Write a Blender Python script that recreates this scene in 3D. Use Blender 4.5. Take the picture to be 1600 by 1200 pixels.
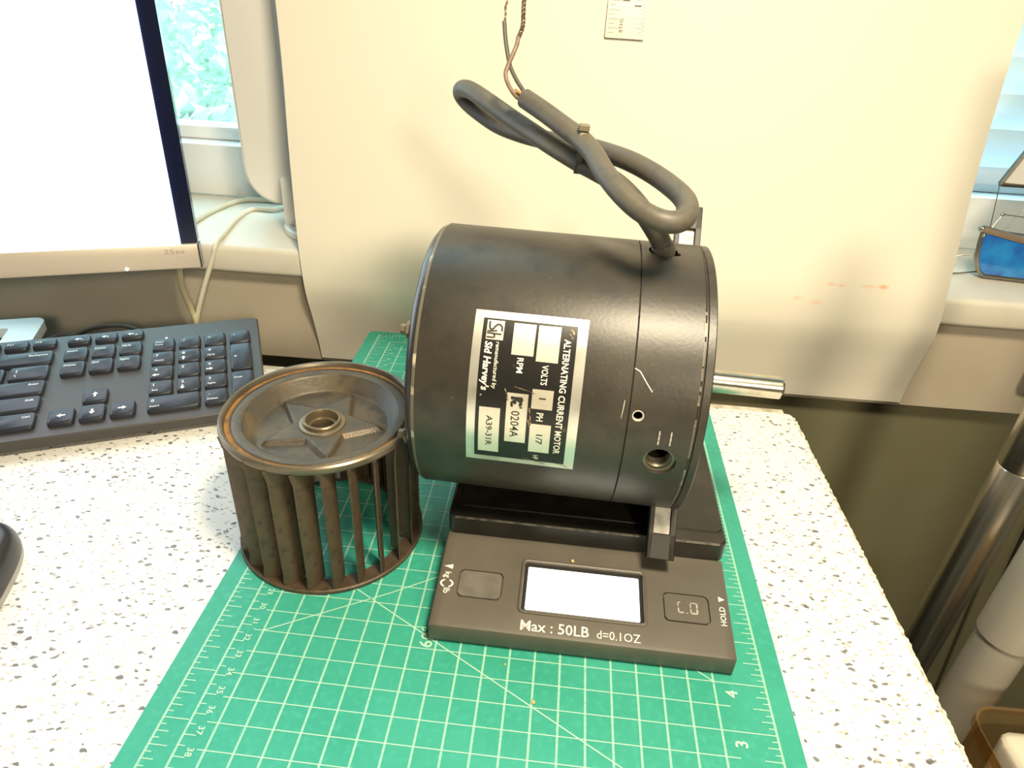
import bpy, bmesh, math, random
from mathutils import Vector, Matrix, noise as mnoise
for o in list(bpy.data.objects): bpy.data.objects.remove(o)
random.seed(7)
C = bpy.context.scene.collection
SC = bpy.context.scene
PI = math.pi
rad = math.radians
IN = 0.0254

# ------------------------------------------------------------------ camera, world, lights, exposure
CAM = Vector((0.155839, -0.125092, 0.29783))
YAW, PITCH, ROLL, FPX = -0.03534006, 0.54868, 0.06008, 1070.909
fw = Vector((math.sin(YAW)*math.cos(PITCH), math.cos(YAW)*math.cos(PITCH), -math.sin(PITCH)))
rt0 = Vector((math.cos(YAW), -math.sin(YAW), 0)); up0 = rt0.cross(fw)
rt = rt0*math.cos(ROLL)+up0*math.sin(ROLL); up = -rt0*math.sin(ROLL)+up0*math.cos(ROLL)
cd = bpy.data.cameras.new('camera'); cam = bpy.data.objects.new('camera', cd); C.objects.link(cam)
cd.sensor_width = 36; cd.sensor_fit = 'HORIZONTAL'; cd.lens = FPX/1600*36; cd.clip_start = 0.01; cd.clip_end = 200
cam.matrix_world = Matrix(((rt.x, up.x, -fw.x, CAM.x), (rt.y, up.y, -fw.y, CAM.y), (rt.z, up.z, -fw.z, CAM.z), (0, 0, 0, 1)))
SC.camera = cam
SC.view_settings.view_transform = 'Standard'; SC.view_settings.look = 'None'
SC.view_settings.gamma = 1; SC.view_settings.use_curve_mapping = False
SC.view_settings.exposure = 0.0
w = bpy.data.worlds.new('overcast_sky'); SC.world = w; w.use_nodes = True
w.node_tree.nodes['Background'].inputs[0].default_value = (0.62, 0.88, 1.0, 1)
w.node_tree.nodes['Background'].inputs[1].default_value = 4.8
def area(name, loc, target, size, power, col, shape='DISK'):
    l = bpy.data.lights.new(name, 'AREA'); l.shape = shape; l.size = size; l.energy = power; l.color = col
    o = bpy.data.objects.new(name, l); C.objects.link(o); o.location = loc
    o.rotation_euler = (Vector(target)-Vector(loc)).to_track_quat('-Z', 'Y').to_euler(); return o
WARM = (1.0, 0.85, 0.60)
area('pendant_lamp_light', (0.27, -0.03, 0.635), (0.25, 0.10, 0), 0.13, 7.4, WARM)
area('room_ceiling_lamp_light', (0.78, -1.30, 0.88), (0.1, 0.4, 0.1), 0.30, 18, WARM)

# ------------------------------------------------------------------ helpers
def lin(c):
    return tuple((x/12.92 if x <= 0.04045 else ((x+0.055)/1.055)**2.4) for x in [v/255 for v in c])
def mat(name, col, rough=0.5, metal=0.0, var=None, bump=None, emit=None, spec=0.5, coat=0.0):
    """col linear rgb; var = (scale, colour2, lo, hi); bump = (scale, strength)"""
    m = bpy.data.materials.new(name); m.use_nodes = True; nt = m.node_tree; b = nt.nodes['Principled BSDF']
    b.inputs['Base Color'].default_value = (*col, 1); b.inputs['Roughness'].default_value = rough
    b.inputs['Metallic'].default_value = metal; b.inputs['Specular IOR Level'].default_value = spec
    b.inputs['Coat Weight'].default_value = coat
    tc = nt.nodes.new('ShaderNodeTexCoord')
    if var:
        vs = var if isinstance(var, list) else [var]
        prev = None
        for (sc_, c2, lo, hi) in vs:
            n = nt.nodes.new('ShaderNodeTexNoise'); n.inputs['Scale'].default_value = sc_; n.inputs['Detail'].default_value = 5
            nt.links.new(tc.outputs['Object'], n.inputs['Vector'])
            mr = nt.nodes.new('ShaderNodeMapRange'); mr.inputs[1].default_value = lo; mr.inputs[2].default_value = hi
            nt.links.new(n.outputs['Fac'], mr.inputs[0])
            mx = nt.nodes.new('ShaderNodeMix'); mx.data_type = 'RGBA'
            nt.links.new(mr.outputs[0], mx.inputs[0])
            if prev is None: mx.inputs[6].default_value = (*col, 1)
            else: nt.links.new(prev, mx.inputs[6])
            mx.inputs[7].default_value = (*c2, 1); prev = mx.outputs[2]
        nt.links.new(prev, b.inputs['Base Color'])
    if bump:
        n = nt.nodes.new('ShaderNodeTexNoise'); n.inputs['Scale'].default_value = bump[0]; n.inputs['Detail'].default_value = 4
        nt.links.new(tc.outputs['Object'], n.inputs['Vector'])
        bp = nt.nodes.new('ShaderNodeBump'); bp.inputs['Strength'].default_value = bump[1]; bp.inputs['Distance'].default_value = 0.001
        nt.links.new(n.outputs['Fac'], bp.inputs['Height']); nt.links.new(bp.outputs[0], b.inputs['Normal'])
    if emit:
        b.inputs['Emission Color'].default_value = (*emit[0], 1); b.inputs['Emission Strength'].default_value = emit[1]
    return m
def glassmat(name, tint, gloss=0.12, alpha=0.0, rough=0.02):
    """thin pane: tinted transparency plus a gloss coat"""
    m = bpy.data.materials.new(name); m.use_nodes = True; nt = m.node_tree; nt.nodes.clear()
    out = nt.nodes.new('ShaderNodeOutputMaterial'); t = nt.nodes.new('ShaderNodeBsdfTransparent'); g = nt.nodes.new('ShaderNodeBsdfPrincipled')
    t.inputs[0].default_value = (*tint, 1); g.inputs['Base Color'].default_value = (*tint, 1); g.inputs['Roughness'].default_value = rough
    mx = nt.nodes.new('ShaderNodeMixShader'); mx.inputs[0].default_value = gloss
    nt.links.new(t.outputs[0], mx.inputs[1]); nt.links.new(g.outputs[0], mx.inputs[2]); nt.links.new(mx.outputs[0], out.inputs[0])
    return m
def translucent(name, col):
    m = bpy.data.materials.new(name); m.use_nodes = True; nt = m.node_tree; nt.nodes.clear()
    out = nt.nodes.new('ShaderNodeOutputMaterial'); t = nt.nodes.new('ShaderNodeBsdfTranslucent'); d = nt.nodes.new('ShaderNodeBsdfDiffuse'); mx = nt.nodes.new('ShaderNodeMixShader')
    t.inputs[0].default_value = (*col, 1); d.inputs[0].default_value = (*col, 1); mx.inputs[0].default_value = 0.5
    nt.links.new(d.outputs[0], mx.inputs[1]); nt.links.new(t.outputs[0], mx.inputs[2]); nt.links.new(mx.outputs[0], out.inputs[0]); return m
def sharpen(bm, ang=0.6):
    bm.normal_update()
    for f in bm.faces: f.smooth = True
    for e in bm.edges:
        if len(e.link_faces) == 2:
            if e.calc_face_angle(0) > ang: e.smooth = False
        else: e.smooth = False
def obj(name, bm, m=None, parent=None, loc=None, rot=None, smooth=True):
    if isinstance(bm, bmesh.types.BMesh):
        if smooth: sharpen(bm)
        me = bpy.data.meshes.new(name); bm.to_mesh(me); bm.free()
    else: me = bm
    if m is not None and not me.materials: me.materials.append(m)
    o = bpy.data.objects.new(name, me); C.objects.link(o)
    if parent: o.parent = parent
    if loc is not None: o.location = loc
    if rot is not None: o.rotation_euler = rot
    return o
def tag(o, label=None, cat=None, group=None, kind=None):
    if label: o['label'] = label
    if cat: o['category'] = cat
    if group: o['group'] = group
    if kind: o['kind'] = kind
    return o
def thing(name, label, cat, loc=(0, 0, 0), rotz=0, group=None):
    o = bpy.data.objects.new(name, None); C.objects.link(o); o.empty_display_size = 0.02
    o.location = loc; o.rotation_euler = (0, 0, rotz); return tag(o, label, cat, group)
def B(): return bmesh.new()
def add_box(bm, x0, x1, y0, y1, z0, z1, bev=0, seg=2, M=None):
    r = bmesh.ops.create_cube(bm, size=1.0); vs = r['verts']
    for v in vs:
        v.co = Vector(((x0+x1)/2+v.co.x*(x1-x0), (y0+y1)/2+v.co.y*(y1-y0), (z0+z1)/2+v.co.z*(z1-z0)))
    if bev:
        es = list({e for v in vs for e in v.link_edges})
        g = bmesh.ops.bevel(bm, geom=es, offset=bev, segments=seg, affect='EDGES', profile=0.5)
        vs = list({v for v in g['verts']} | {v for v in vs if v.is_valid})
    if M is not None:
        vs2 = {v for v in vs if v.is_valid}
        bmesh.ops.transform(bm, matrix=M, verts=list(vs2))
    return vs
def box(*a, **k):
    bm = B(); add_box(bm, *a, **k); return bm
def rrect(x0, x1, y0, y1, r, n=5):
    pts = []
    for cx, cy, a0 in ((x1-r, y0+r, -90), (x1-r, y1-r, 0), (x0+r, y1-r, 90), (x0+r, y0+r, 180)):
        for i in range(n+1):
            t = rad(a0+90*i/n); pts.append((cx+r*math.cos(t), cy+r*math.sin(t)))
    return pts
def add_prism(bm, pts, z0, z1, inset=0.0, M=None):
    """polygon pts (ccw) extruded z0..z1; inset shrinks the top towards the centroid by a distance"""
    cx = sum(p[0] for p in pts)/len(pts); cy = sum(p[1] for p in pts)/len(pts)
    def T(p):
        if not inset: return p
        dx, dy = p[0]-cx, p[1]-cy
        hx = max(abs(q[0]-cx) for q in pts); hy = max(abs(q[1]-cy) for q in pts)
        return (cx+dx*(hx-inset)/hx, cy+dy*(hy-inset)/hy)
    lo = [bm.verts.new((p[0], p[1], z0)) for p in pts]; hi = [bm.verts.new((*T(p), z1)) for p in pts]
    n = len(pts)
    bm.faces.new(lo[::-1]); bm.faces.new(hi)
    for i in range(n): bm.faces.new((lo[i], lo[(i+1) % n], hi[(i+1) % n], hi[i]))
    if M is not None: bmesh.ops.transform(bm, matrix=M, verts=lo+hi)
    return lo, hi
def add_lathe(bm, prof, n=48, axis='z', M=None, close=False):
    """prof list of (a, r): a along the axis, r radius"""
    rings = []; allv = []
    for a_, r_ in prof:
        if r_ < 1e-7:
            v = bm.verts.new((0, 0, a_)); rings.append([v]); allv.append(v)
        else:
            rg = [bm.verts.new((r_*math.cos(2*PI*i/n), r_*math.sin(2*PI*i/n), a_)) for i in range(n)]
            rings.append(rg); allv += rg
    pairs = list(zip(rings[:-1], rings[1:]))
    if close: pairs.append((rings[-1], rings[0]))
    for A, D in pairs:
        for i in range(n):
            j = (i+1) % n
            if len(A) == 1 and len(D) == 1: continue
            if len(A) == 1: bm.faces.new((A[0], D[i], D[j]))
            elif len(D) == 1: bm.faces.new((A[i], A[j], D[0]))
            else: bm.faces.new((A[i], A[j], D[j], D[i]))
    if axis == 'x':
        bmesh.ops.transform(bm, matrix=Matrix(((0, 0, 1, 0), (1, 0, 0, 0), (0, 1, 0, 0), (0, 0, 0, 1))), verts=allv)
    if M is not None: bmesh.ops.transform(bm, matrix=M, verts=allv)
    bmesh.ops.recalc_face_normals(bm, faces=bm.faces)
    return allv
def spline(pts, k=6):
    P = [Vector(p) for p in pts]; out = []
    for i in range(len(P)-1):
        p0 = P[max(i-1, 0)]; p1 = P[i]; p2 = P[i+1]; p3 = P[min(i+2, len(P)-1)]
        for j in range(k):
            t = j/k
            out.append(0.5*((2*p1)+(p2-p0)*t+(2*p0-5*p1+4*p2-p3)*t*t+(3*p1-p0-3*p2+p3)*t**3))
    out.append(P[-1]); return out
def add_tube(bm, path, r, n=12, cap=True):
    path = [Vector(p) for p in path]; N = len(path)
    rr = r if callable(r) else (lambda t: r)
    t0 = (path[1]-path[0]).normalized(); nrm = t0.orthogonal().normalized(); rings = []
    for i in range(N):
        t = (path[min(i+1, N-1)]-path[max(i-1, 0)])
        if t.length < 1e-9: t = t0
        t.normalize(); nrm = (nrm-t*nrm.dot(t)).normalized(); bn = t.cross(nrm); R_ = rr(i/(N-1))
        rings.append([bm.verts.new(path[i]+nrm*R_*math.cos(2*PI*k/n)+bn*R_*math.sin(2*PI*k/n)) for k in range(n)])
    for A, D in zip(rings[:-1], rings[1:]):
        for k in range(n): bm.faces.new((A[k], A[(k+1) % n], D[(k+1) % n], D[k]))
    if cap: bm.faces.new(rings[0][::-1]); bm.faces.new(rings[-1])
def tube(path, r, n=12, cap=True):
    bm = B(); add_tube(bm, path, r, n, cap); return bm
def quad(bm, pts): bm.faces.new([bm.verts.new(p) for p in pts])
def flat_line(bm, a_, b_, wd, z):
    a_, b_ = Vector(a_), Vector(b_); d = (b_-a_).normalized(); n = Vector((-d.y, d.x))*wd/2
    quad(bm, [(*(a_-n), z), (*(b_-n), z), (*(b_+n), z), (*(a_+n), z)])
_tc = {}
def text_mesh(s, bold=0.0):
    """flat glyph mesh with cap height ~0.7, returned as (verts, faces, minx, maxx, miny, maxy)"""
    key = (s, bold)
    if key not in _tc:
        cu = bpy.data.curves.new('lettering', 'FONT'); cu.body = s; cu.size = 1.0; cu.resolution_u = 2; cu.offset = bold
        o = bpy.data.objects.new('lettering', cu); C.objects.link(o)
        me = bpy.data.meshes.new_from_object(o)
        V = [tuple(v.co) for v in me.vertices]; F = [tuple(p.vertices) for p in me.polygons]
        bpy.data.objects.remove(o); bpy.data.curves.remove(cu); bpy.data.meshes.remove(me)
        xs = [v[0] for v in V]; ys = [v[1] for v in V]
        _tc[key] = (V, F, min(xs), max(xs), min(ys), max(ys))
    return _tc[key]
def add_text(bm, s, fn, x0, y0, wd=None, h=0.003, bold=0.0, align='l', shear=0.0):
    """letters h tall (cap height), optionally stretched to width wd; fn maps flat (x, y) to a 3D point"""
    V, F, a0, a1, b0, b1 = text_mesh(s, bold)
    sy = h/0.70; sx = (wd/(a1-a0)) if wd else sy
    W = (a1-a0)*sx; off = {'l': 0, 'c': -W/2, 'r': -W}[align]
    vs = [bm.verts.new(fn(x0+off+(v[0]-a0)*sx+shear*v[1]*sy, y0+v[1]*sy)) for v in V]
    for f in F:
        try: bm.faces.new([vs[i] for i in f])
        except ValueError: pass
def boolean_cut(o, cutter_bm):
    me = bpy.data.meshes.new('cut'); cutter_bm.to_mesh(me); cutter_bm.free()
    c = bpy.data.objects.new('cut', me); C.objects.link(c); c.matrix_world = Matrix.Identity(4)
    par = o.parent; o.parent = None
    md = o.modifiers.new('cut', 'BOOLEAN'); md.object = c; md.operation = 'DIFFERENCE'; md.solver = 'EXACT'
    bpy.context.view_layer.update()
    dg = bpy.context.evaluated_depsgraph_get(); new = bpy.data.meshes.new_from_object(o.evaluated_get(dg))
    o.modifiers.clear(); old = o.data; o.data = new; o.parent = par
    bpy.data.objects.remove(c)
    bm = B(); bm.from_mesh(new); sharpen(bm, 0.5); bm.to_mesh(new); bm.free(); new.name = o.name

# ------------------------------------------------------------------ materials
def desk_material():
    m = bpy.data.materials.new('speckled_laminate'); m.use_nodes = True; nt = m.node_tree; b = nt.nodes['Principled BSDF']
    tc = nt.nodes.new('ShaderNodeTexCoord')
    def flecks(scale, rad_, keep, rotz, stretch):
        mp = nt.nodes.new('ShaderNodeMapping'); mp.inputs['Rotation'].default_value = (0, 0, rotz); mp.inputs['Scale'].default_value = (scale, scale*stretch, scale)
        nz = nt.nodes.new('ShaderNodeTexNoise'); nz.inputs['Scale'].default_value = 260; nz.inputs['Detail'].default_value = 1
        ad = nt.nodes.new('ShaderNodeVectorMath'); ad.operation = 'MULTIPLY_ADD'; ad.inputs[1].default_value = (0.0035, 0.0035, 0)
        nt.links.new(tc.outputs['Object'], nz.inputs['Vector']); nt.links.new(nz.outputs['Color'], ad.inputs[0]); nt.links.new(tc.outputs['Object'], ad.inputs[2])
        nt.links.new(ad.outputs[0], mp.inputs['Vector'])
        v = nt.nodes.new('ShaderNodeTexVoronoi'); v.inputs['Scale'].default_value = 1.0; v.voronoi_dimensions = '2D'
        nt.links.new(mp.outputs[0], v.inputs['Vector'])
        sp = nt.nodes.new('ShaderNodeSeparateColor'); nt.links.new(v.outputs['Color'], sp.inputs[0])
        sz = nt.nodes.new('ShaderNodeMath'); sz.operation = 'MULTIPLY'; sz.inputs[1].default_value = rad_; nt.links.new(sp.outputs[1], sz.inputs[0])
        lt = nt.nodes.new('ShaderNodeMath'); lt.operation = 'LESS_THAN'; nt.links.new(v.outputs['Distance'], lt.inputs[0]); nt.links.new(sz.outputs[0], lt.inputs[1])
        kp = nt.nodes.new('ShaderNodeMath'); kp.operation = 'LESS_THAN'; kp.inputs[1].default_value = keep; nt.links.new(sp.outputs[0], kp.inputs[0])
        ml = nt.nodes.new('ShaderNodeMath'); ml.operation = 'MULTIPLY'; nt.links.new(lt.outputs[0], ml.inputs[0]); nt.links.new(kp.outputs[0], ml.inputs[1])
        return ml.outputs[0]
    prev = None; base = (0.80, 0.79, 0.76)
    for (sc_, r_, kp, rz, st, col, f) in ((150, 0.27, 0.42, 0.4, 1.9, (0.13, 0.13, 0.14), 0.9), (190, 0.26, 0.5, 1.3, 2.1, (0.34, 0.32, 0.29), 0.8), (110, 0.21, 0.28, 2.2, 1.7, (0.09, 0.09, 0.10), 0.9), (230, 0.30, 0.5, 0.9, 1.5, (0.50, 0.46, 0.38), 0.7)):
        fac = flecks(sc_, r_, kp, rz, st)
        mu = nt.nodes.new('ShaderNodeMath'); mu.operation = 'MULTIPLY'; mu.inputs[1].default_value = f; nt.links.new(fac, mu.inputs[0])
        mx = nt.nodes.new('ShaderNodeMix'); mx.data_type = 'RGBA'; nt.links.new(mu.outputs[0], mx.inputs[0])
        if prev is None: mx.inputs[6].default_value = (*base, 1)
        else: nt.links.new(prev, mx.inputs[6])
        mx.inputs[7].default_value = (*col, 1); prev = mx.outputs[2]
    nt.links.new(prev, b.inputs['Base Color']); b.inputs['Roughness'].default_value = 0.42; b.inputs['Specular IOR Level'].default_value = 0.35
    return m
def board_material():
    m = mat('foam_board', (0.80, 0.755, 0.655), 0.55, spec=0.25); nt = m.node_tree; b = nt.nodes['Principled BSDF']
    tc = nt.nodes.new('ShaderNodeTexCoord'); prev = None
    nz = nt.nodes.new('ShaderNodeTexNoise'); nz.inputs['Scale'].default_value = 240; nt.links.new(tc.outputs['Object'], nz.inputs['Vector'])
    for (x, z, rx, rz, s) in ((0.409, 0.074, 0.005, 0.0022, 0.55), (0.418, 0.0735, 0.005, 0.002, 0.4), (0.441, 0.0745, 0.008, 0.002, 0.4), (0.4535, 0.075, 0.006, 0.0028, 0.9), (0.383, 0.060, 0.006, 0.0024, 0.28), (0.400, 0.057, 0.008, 0.003, 0.38)):
        sb = nt.nodes.new('ShaderNodeVectorMath'); sb.operation = 'SUBTRACT'; sb.inputs[1].default_value = (x, 0, z); nt.links.new(tc.outputs['Object'], sb.inputs[0])
        sc_ = nt.nodes.new('ShaderNodeVectorMath'); sc_.operation = 'MULTIPLY'; sc_.inputs[1].default_value = (1/rx, 0, 1/rz); nt.links.new(sb.outputs[0], sc_.inputs[0])
        ln = nt.nodes.new('ShaderNodeVectorMath'); ln.operation = 'LENGTH'; nt.links.new(sc_.outputs[0], ln.inputs[0])
        mr = nt.nodes.new('ShaderNodeMapRange'); mr.inputs[1].default_value = 1.0; mr.inputs[2].default_value = 0.2; nt.links.new(ln.outputs['Value'], mr.inputs[0])
        mu = nt.nodes.new('ShaderNodeMath'); mu.operation = 'MULTIPLY'; nt.links.new(mr.outputs[0], mu.inputs[0]); nt.links.new(nz.outputs['Fac'], mu.inputs[1])
        mv = nt.nodes.new('ShaderNodeMath'); mv.operation = 'MULTIPLY'; mv.inputs[1].default_value = s*1.7; mv.use_clamp = True; nt.links.new(mu.outputs[0], mv.inputs[0])
        mx = nt.nodes.new('ShaderNodeMix'); mx.data_type = 'RGBA'; nt.links.new(mv.outputs[0], mx.inputs[0])
        if prev is None: mx.inputs[6].default_value = (0.80, 0.755, 0.655, 1)
        else: nt.links.new(prev, mx.inputs[6])
        mx.inputs[7].default_value = (0.80, 0.34, 0.08, 1); prev = mx.outputs[2]
    nt.links.new(prev, b.inputs['Base Color'])
    return m
MT = dict(
    desk=desk_material(), board=board_material(),
    desk_edge=mat('laminate_edge', (0.62, 0.58, 0.48), 0.6, var=(90, (0.36, 0.31, 0.22), 0.45, 0.7)),
    desk_chip=mat('chipped_laminate', (0.74, 0.70, 0.60), 0.7, var=(300, (0.35, 0.30, 0.22), 0.5, 0.65)),
    steel_leg=mat('desk_leg_steel', (0.10, 0.10, 0.10), 0.4, 0.6),
    olive=mat('olive_wall_paint', (0.175, 0.165, 0.095), 0.7, var=(9, (0.155, 0.148, 0.083), 0.4, 0.7)),
    cream_wall=mat('cream_wall_paint', (0.40, 0.37, 0.30), 0.85),
    apron=mat('beige_panel_paint', (0.52, 0.455, 0.36), 0.65, var=(14, (0.47, 0.41, 0.32), 0.4, 0.7), bump=(60, 0.15)),
    sill=mat('cream_gloss_paint', (0.74, 0.70, 0.61), 0.45, var=[(22, (0.68, 0.63, 0.53), 0.4, 0.75), (120, (0.50, 0.42, 0.30), 0.70, 0.80)], bump=(40, 0.25)),
    white_paint=mat('white_window_paint', (0.80, 0.80, 0.80), 0.4),
    ceiling=mat('ceiling_white', (0.55, 0.53, 0.48), 0.9), floor=mat('dark_floor', (0.05, 0.047, 0.04), 0.6, var=(6, (0.035, 0.03, 0.028), 0.4, 0.7)),
    mat_green=mat('green_cutting_mat', (0.040, 0.330, 0.245), 0.46, var=[(14, (0.028, 0.295, 0.212), 0.4, 0.65), (260, (0.048, 0.360, 0.275), 0.5, 0.75)], bump=(1500, 0.12), spec=0.35),
    mat_print=mat('pale_mat_print', (0.30, 0.56, 0.44), 0.6, var=(700, (0.15, 0.44, 0.33), 0.5, 0.72)),
    mat_print2=mat('pale_mat_print_bright', (0.40, 0.64, 0.51), 0.6),
    scale_body=mat('dark_scale_plastic', (0.088, 0.078, 0.062), 0.45, var=[(35, (0.108, 0.095, 0.074), 0.35, 0.7), (500, (0.19, 0.17, 0.13), 0.72, 0.8)], bump=(1800, 0.10)),
    scale_top=mat('black_platform', (0.012, 0.011, 0.009), 0.36, var=[(60, (0.024, 0.020, 0.015), 0.45, 0.7), (700, (0.15, 0.13, 0.10), 0.74, 0.8)]),
    scale_gap=mat('black_gap', (0.004, 0.004, 0.004), 0.7),
    key_grey=mat('grey_rubber_button', (0.15, 0.14, 0.12), 0.36, var=(120, (0.11, 0.10, 0.085), 0.4, 0.7)),
    lcd=mat('backlit_display', (0.85, 0.85, 0.83), 0.3, emit=((0.95, 0.97, 1.0), 1.1)),
    white_print=mat('white_print', (0.78, 0.75, 0.68), 0.6),
    worn_print=mat('worn_print', (0.36, 0.34, 0.29), 0.6),
    motor=mat('black_motor_paint', (0.027, 0.023, 0.017), 0.41, var=[(18, (0.042, 0.035, 0.025), 0.38, 0.68), (70, (0.018, 0.016, 0.013), 0.50, 0.72), (420, (0.10, 0.085, 0.06), 0.68, 0.78)], bump=(500, 0.07), spec=0.55),
    ear=mat('black_ear_paint', (0.014, 0.012, 0.010), 0.5, var=(90, (0.022, 0.019, 0.015), 0.4, 0.7)),
    motor_edge=mat('worn_motor_edge', (0.12, 0.105, 0.075), 0.45, var=(130, (0.45, 0.40, 0.28), 0.56, 0.66)),
    motor_end=mat('glossy_motor_end', (0.030, 0.030, 0.032), 0.25),
    motor_groove=mat('dark_groove', (0.006, 0.006, 0.005), 0.8),
    bright_steel=mat('bright_steel', (0.60, 0.56, 0.48), 0.22, 1.0, var=(70, (0.42, 0.38, 0.30), 0.45, 0.75), bump=(300, 0.05)),
    raw_metal=mat('raw_cast_metal', (0.58, 0.55, 0.50), 0.6, 0.15, var=(250, (0.40, 0.37, 0.33), 0.5, 0.7)),
    thread_metal=mat('worn_thread_metal', (0.22, 0.19, 0.14), 0.4, 0.6),
    plate_silver=mat('silver_foil', (0.80, 0.77, 0.70), 0.30, 0.75, var=(60, (0.60, 0.56, 0.48), 0.5, 0.75)),
    plate_black=mat('black_foil_print', (0.012, 0.011, 0.010), 0.32, var=(160, (0.10, 0.08, 0.05), 0.68, 0.80)),
    plate_field=mat('pale_plate_field', (0.78, 0.73, 0.62), 0.34, 0.55, var=(50, (0.62, 0.55, 0.44), 0.5, 0.8)),
    plate_white=mat('white_plate_lettering', (0.80, 0.76, 0.66), 0.4),
    ink=mat('black_ink', (0.02, 0.018, 0.016), 0.5), faint_ink=mat('faint_grey_ink', (0.42, 0.43, 0.46), 0.5),
    rubber=mat('grey_rubber_cord', (0.085, 0.074, 0.058), 0.50, var=[(45, (0.108, 0.092, 0.060), 0.4, 0.7), (260, (0.066, 0.060, 0.054), 0.5, 0.75)], bump=(500, 0.06)),
    wire_brown=mat('brown_wire', (0.20, 0.13, 0.085), 0.55, var=(400, (0.13, 0.085, 0.055), 0.45, 0.65)), wire_dark=mat('dark_wire', (0.075, 0.065, 0.05), 0.5),
    copper=mat('tarnished_copper', (0.17, 0.11, 0.065), 0.45, 0.5, var=(600, (0.09, 0.065, 0.045), 0.4, 0.65)), paper=mat('brown_filler_paper', (0.36, 0.20, 0.07), 0.8),
    fan=mat('dirty_fan_metal', (0.072, 0.059, 0.041), 0.46, 0.25, var=[(40, (0.110, 0.080, 0.042), 0.45, 0.70), (150, (0.055, 0.048, 0.038), 0.48, 0.66), (75, (0.14, 0.075, 0.025), 0.64, 0.80), (320, (0.035, 0.030, 0.024), 0.62, 0.75)], bump=(300, 0.15)),
    fan_rim=mat('worn_fan_rim', (0.16, 0.135, 0.10), 0.34, 0.55, var=(60, (0.11, 0.085, 0.055), 0.45, 0.7)),
    rust=mat('orange_rust', (0.26, 0.125, 0.028), 0.75, var=(160, (0.12, 0.07, 0.03), 0.45, 0.7)),
    blade=mat('brown_blade_metal', (0.100, 0.066, 0.040), 0.5, 0.2, var=[(60, (0.068, 0.048, 0.031), 0.4, 0.7), (260, (0.045, 0.034, 0.025), 0.55, 0.72), (45, (0.17, 0.075, 0.03), 0.66, 0.82)], bump=(400, 0.1)),
    hub=mat('worn_hub_metal', (0.19, 0.15, 0.095), 0.36, 0.6),
    kb=mat('black_keyboard_plastic', (0.050, 0.046, 0.043), 0.45, var=(900, (0.09, 0.085, 0.075), 0.70, 0.8), bump=(1500, 0.08)),
    keycap=mat('black_keycap', (0.018, 0.021, 0.032), 0.34, var=(60, (0.023, 0.027, 0.040), 0.4, 0.7)),
    legend=mat('white_key_legend', (0.72, 0.74, 0.76), 0.5),
    led=mat('white_led', (0.9, 0.95, 1), 0.3, emit=((0.85, 0.93, 1.0), 3.0)),
    screen=mat('lit_screen', (0.02, 0.02, 0.02), 0.3, emit=((0.80, 0.90, 1.0), 4.0)),
    bezel=mat('blue_bleed_glossy_bezel', (0.006, 0.008, 0.030), 0.15), silver=mat('silver_bezel', (0.56, 0.50, 0.43), 0.38, 0.25),  # blue bleed is put into the bezel's near-black colour
    silver_print=mat('dark_silver_print', (0.33, 0.30, 0.27), 0.5), stand=mat('silver_stand', (0.62, 0.63, 0.62), 0.35, 0.5),
    white_plastic=mat('glossy_white_plastic', (0.80, 0.78, 0.74), 0.32), white_plastic2=mat('white_plastic_shaded', (0.66, 0.68, 0.70), 0.4),  # second white is darker and bluer: the back panel's shade in its colour
    port=mat('dark_port', (0.03, 0.03, 0.03), 0.5), cable_white=mat('cream_cable', (0.76, 0.71, 0.58), 0.45), cable_black=mat('black_cable', (0.03, 0.03, 0.03), 0.5),
    mouse=mat('black_mouse', (0.016, 0.017, 0.022), 0.3), mouse_grey=mat('grey_mouse_side', (0.36, 0.35, 0.34), 0.4),
    ruler=mat('satin_steel_ruler', (0.50, 0.46, 0.40), 0.40, 0.55), ruler_ink=mat('ruler_marks', (0.12, 0.11, 0.10), 0.5), ruler_tick=mat('ruler_ticks', (0.30, 0.27, 0.23), 0.5),
    chrome=mat('chrome', (0.85, 0.80, 0.70), 0.26, 1.0), pvc=mat('grey_pvc', (0.38, 0.355, 0.30), 0.42), dark=mat('dark_plastic', (0.02, 0.02, 0.018), 0.5),
    lead=mat('lead_came', (0.32, 0.29, 0.25), 0.25, 0.9), bronze=mat('bronze_band', (0.33, 0.25, 0.19), 0.3, 0.9),
    blue_glass=mat('opalescent_blue_glass', (0.02, 0.15, 0.52), 0.12, var=[(38, (0.03, 0.27, 0.66), 0.4, 0.65), (60, (0.02, 0.09, 0.42), 0.5, 0.7)], coat=0.4), 
    white_glass=mat('opal_white_glass', (0.74, 0.74, 0.70), 0.15, coat=0.3), pale_glass=mat('pale_green_glass', (0.42, 0.52, 0.50), 0.12, coat=0.3),
    blind=translucent('white_blind', (0.80, 0.86, 0.90)), pane=glassmat('window_glass', (0.93, 0.98, 0.97), 0.06), bin_glass=glassmat('amber_clear_plastic', (0.72, 0.56, 0.34), 0.16, rough=0.12),
    bag=mat('white_wrapped_bundle', (0.70, 0.64, 0.52), 0.35, bump=(60, 0.5)), wood=mat('dark_stained_wood', (0.05, 0.035, 0.022), 0.5, var=(20, (0.03, 0.02, 0.014), 0.4, 0.7)),
    grass=mat('pale_lawn', (0.30, 0.46, 0.26), 0.9, var=(3, (0.38, 0.50, 0.30), 0.4, 0.7)), leaf=mat('overexposed_leaf', (0.56, 0.72, 0.62), 0.7, var=(3, (0.74, 0.84, 0.78), 0.4, 0.65)), bark=mat('pale_bark', (0.35, 0.33, 0.30), 0.9),  # leaf colour paled to carry the overexposed daylight
    crumb=mat('yellow_crumb', (0.55, 0.42, 0.14), 0.7), lamp=mat('lamp_shade_white', (0.8, 0.78, 0.7), 0.6),
)

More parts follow.
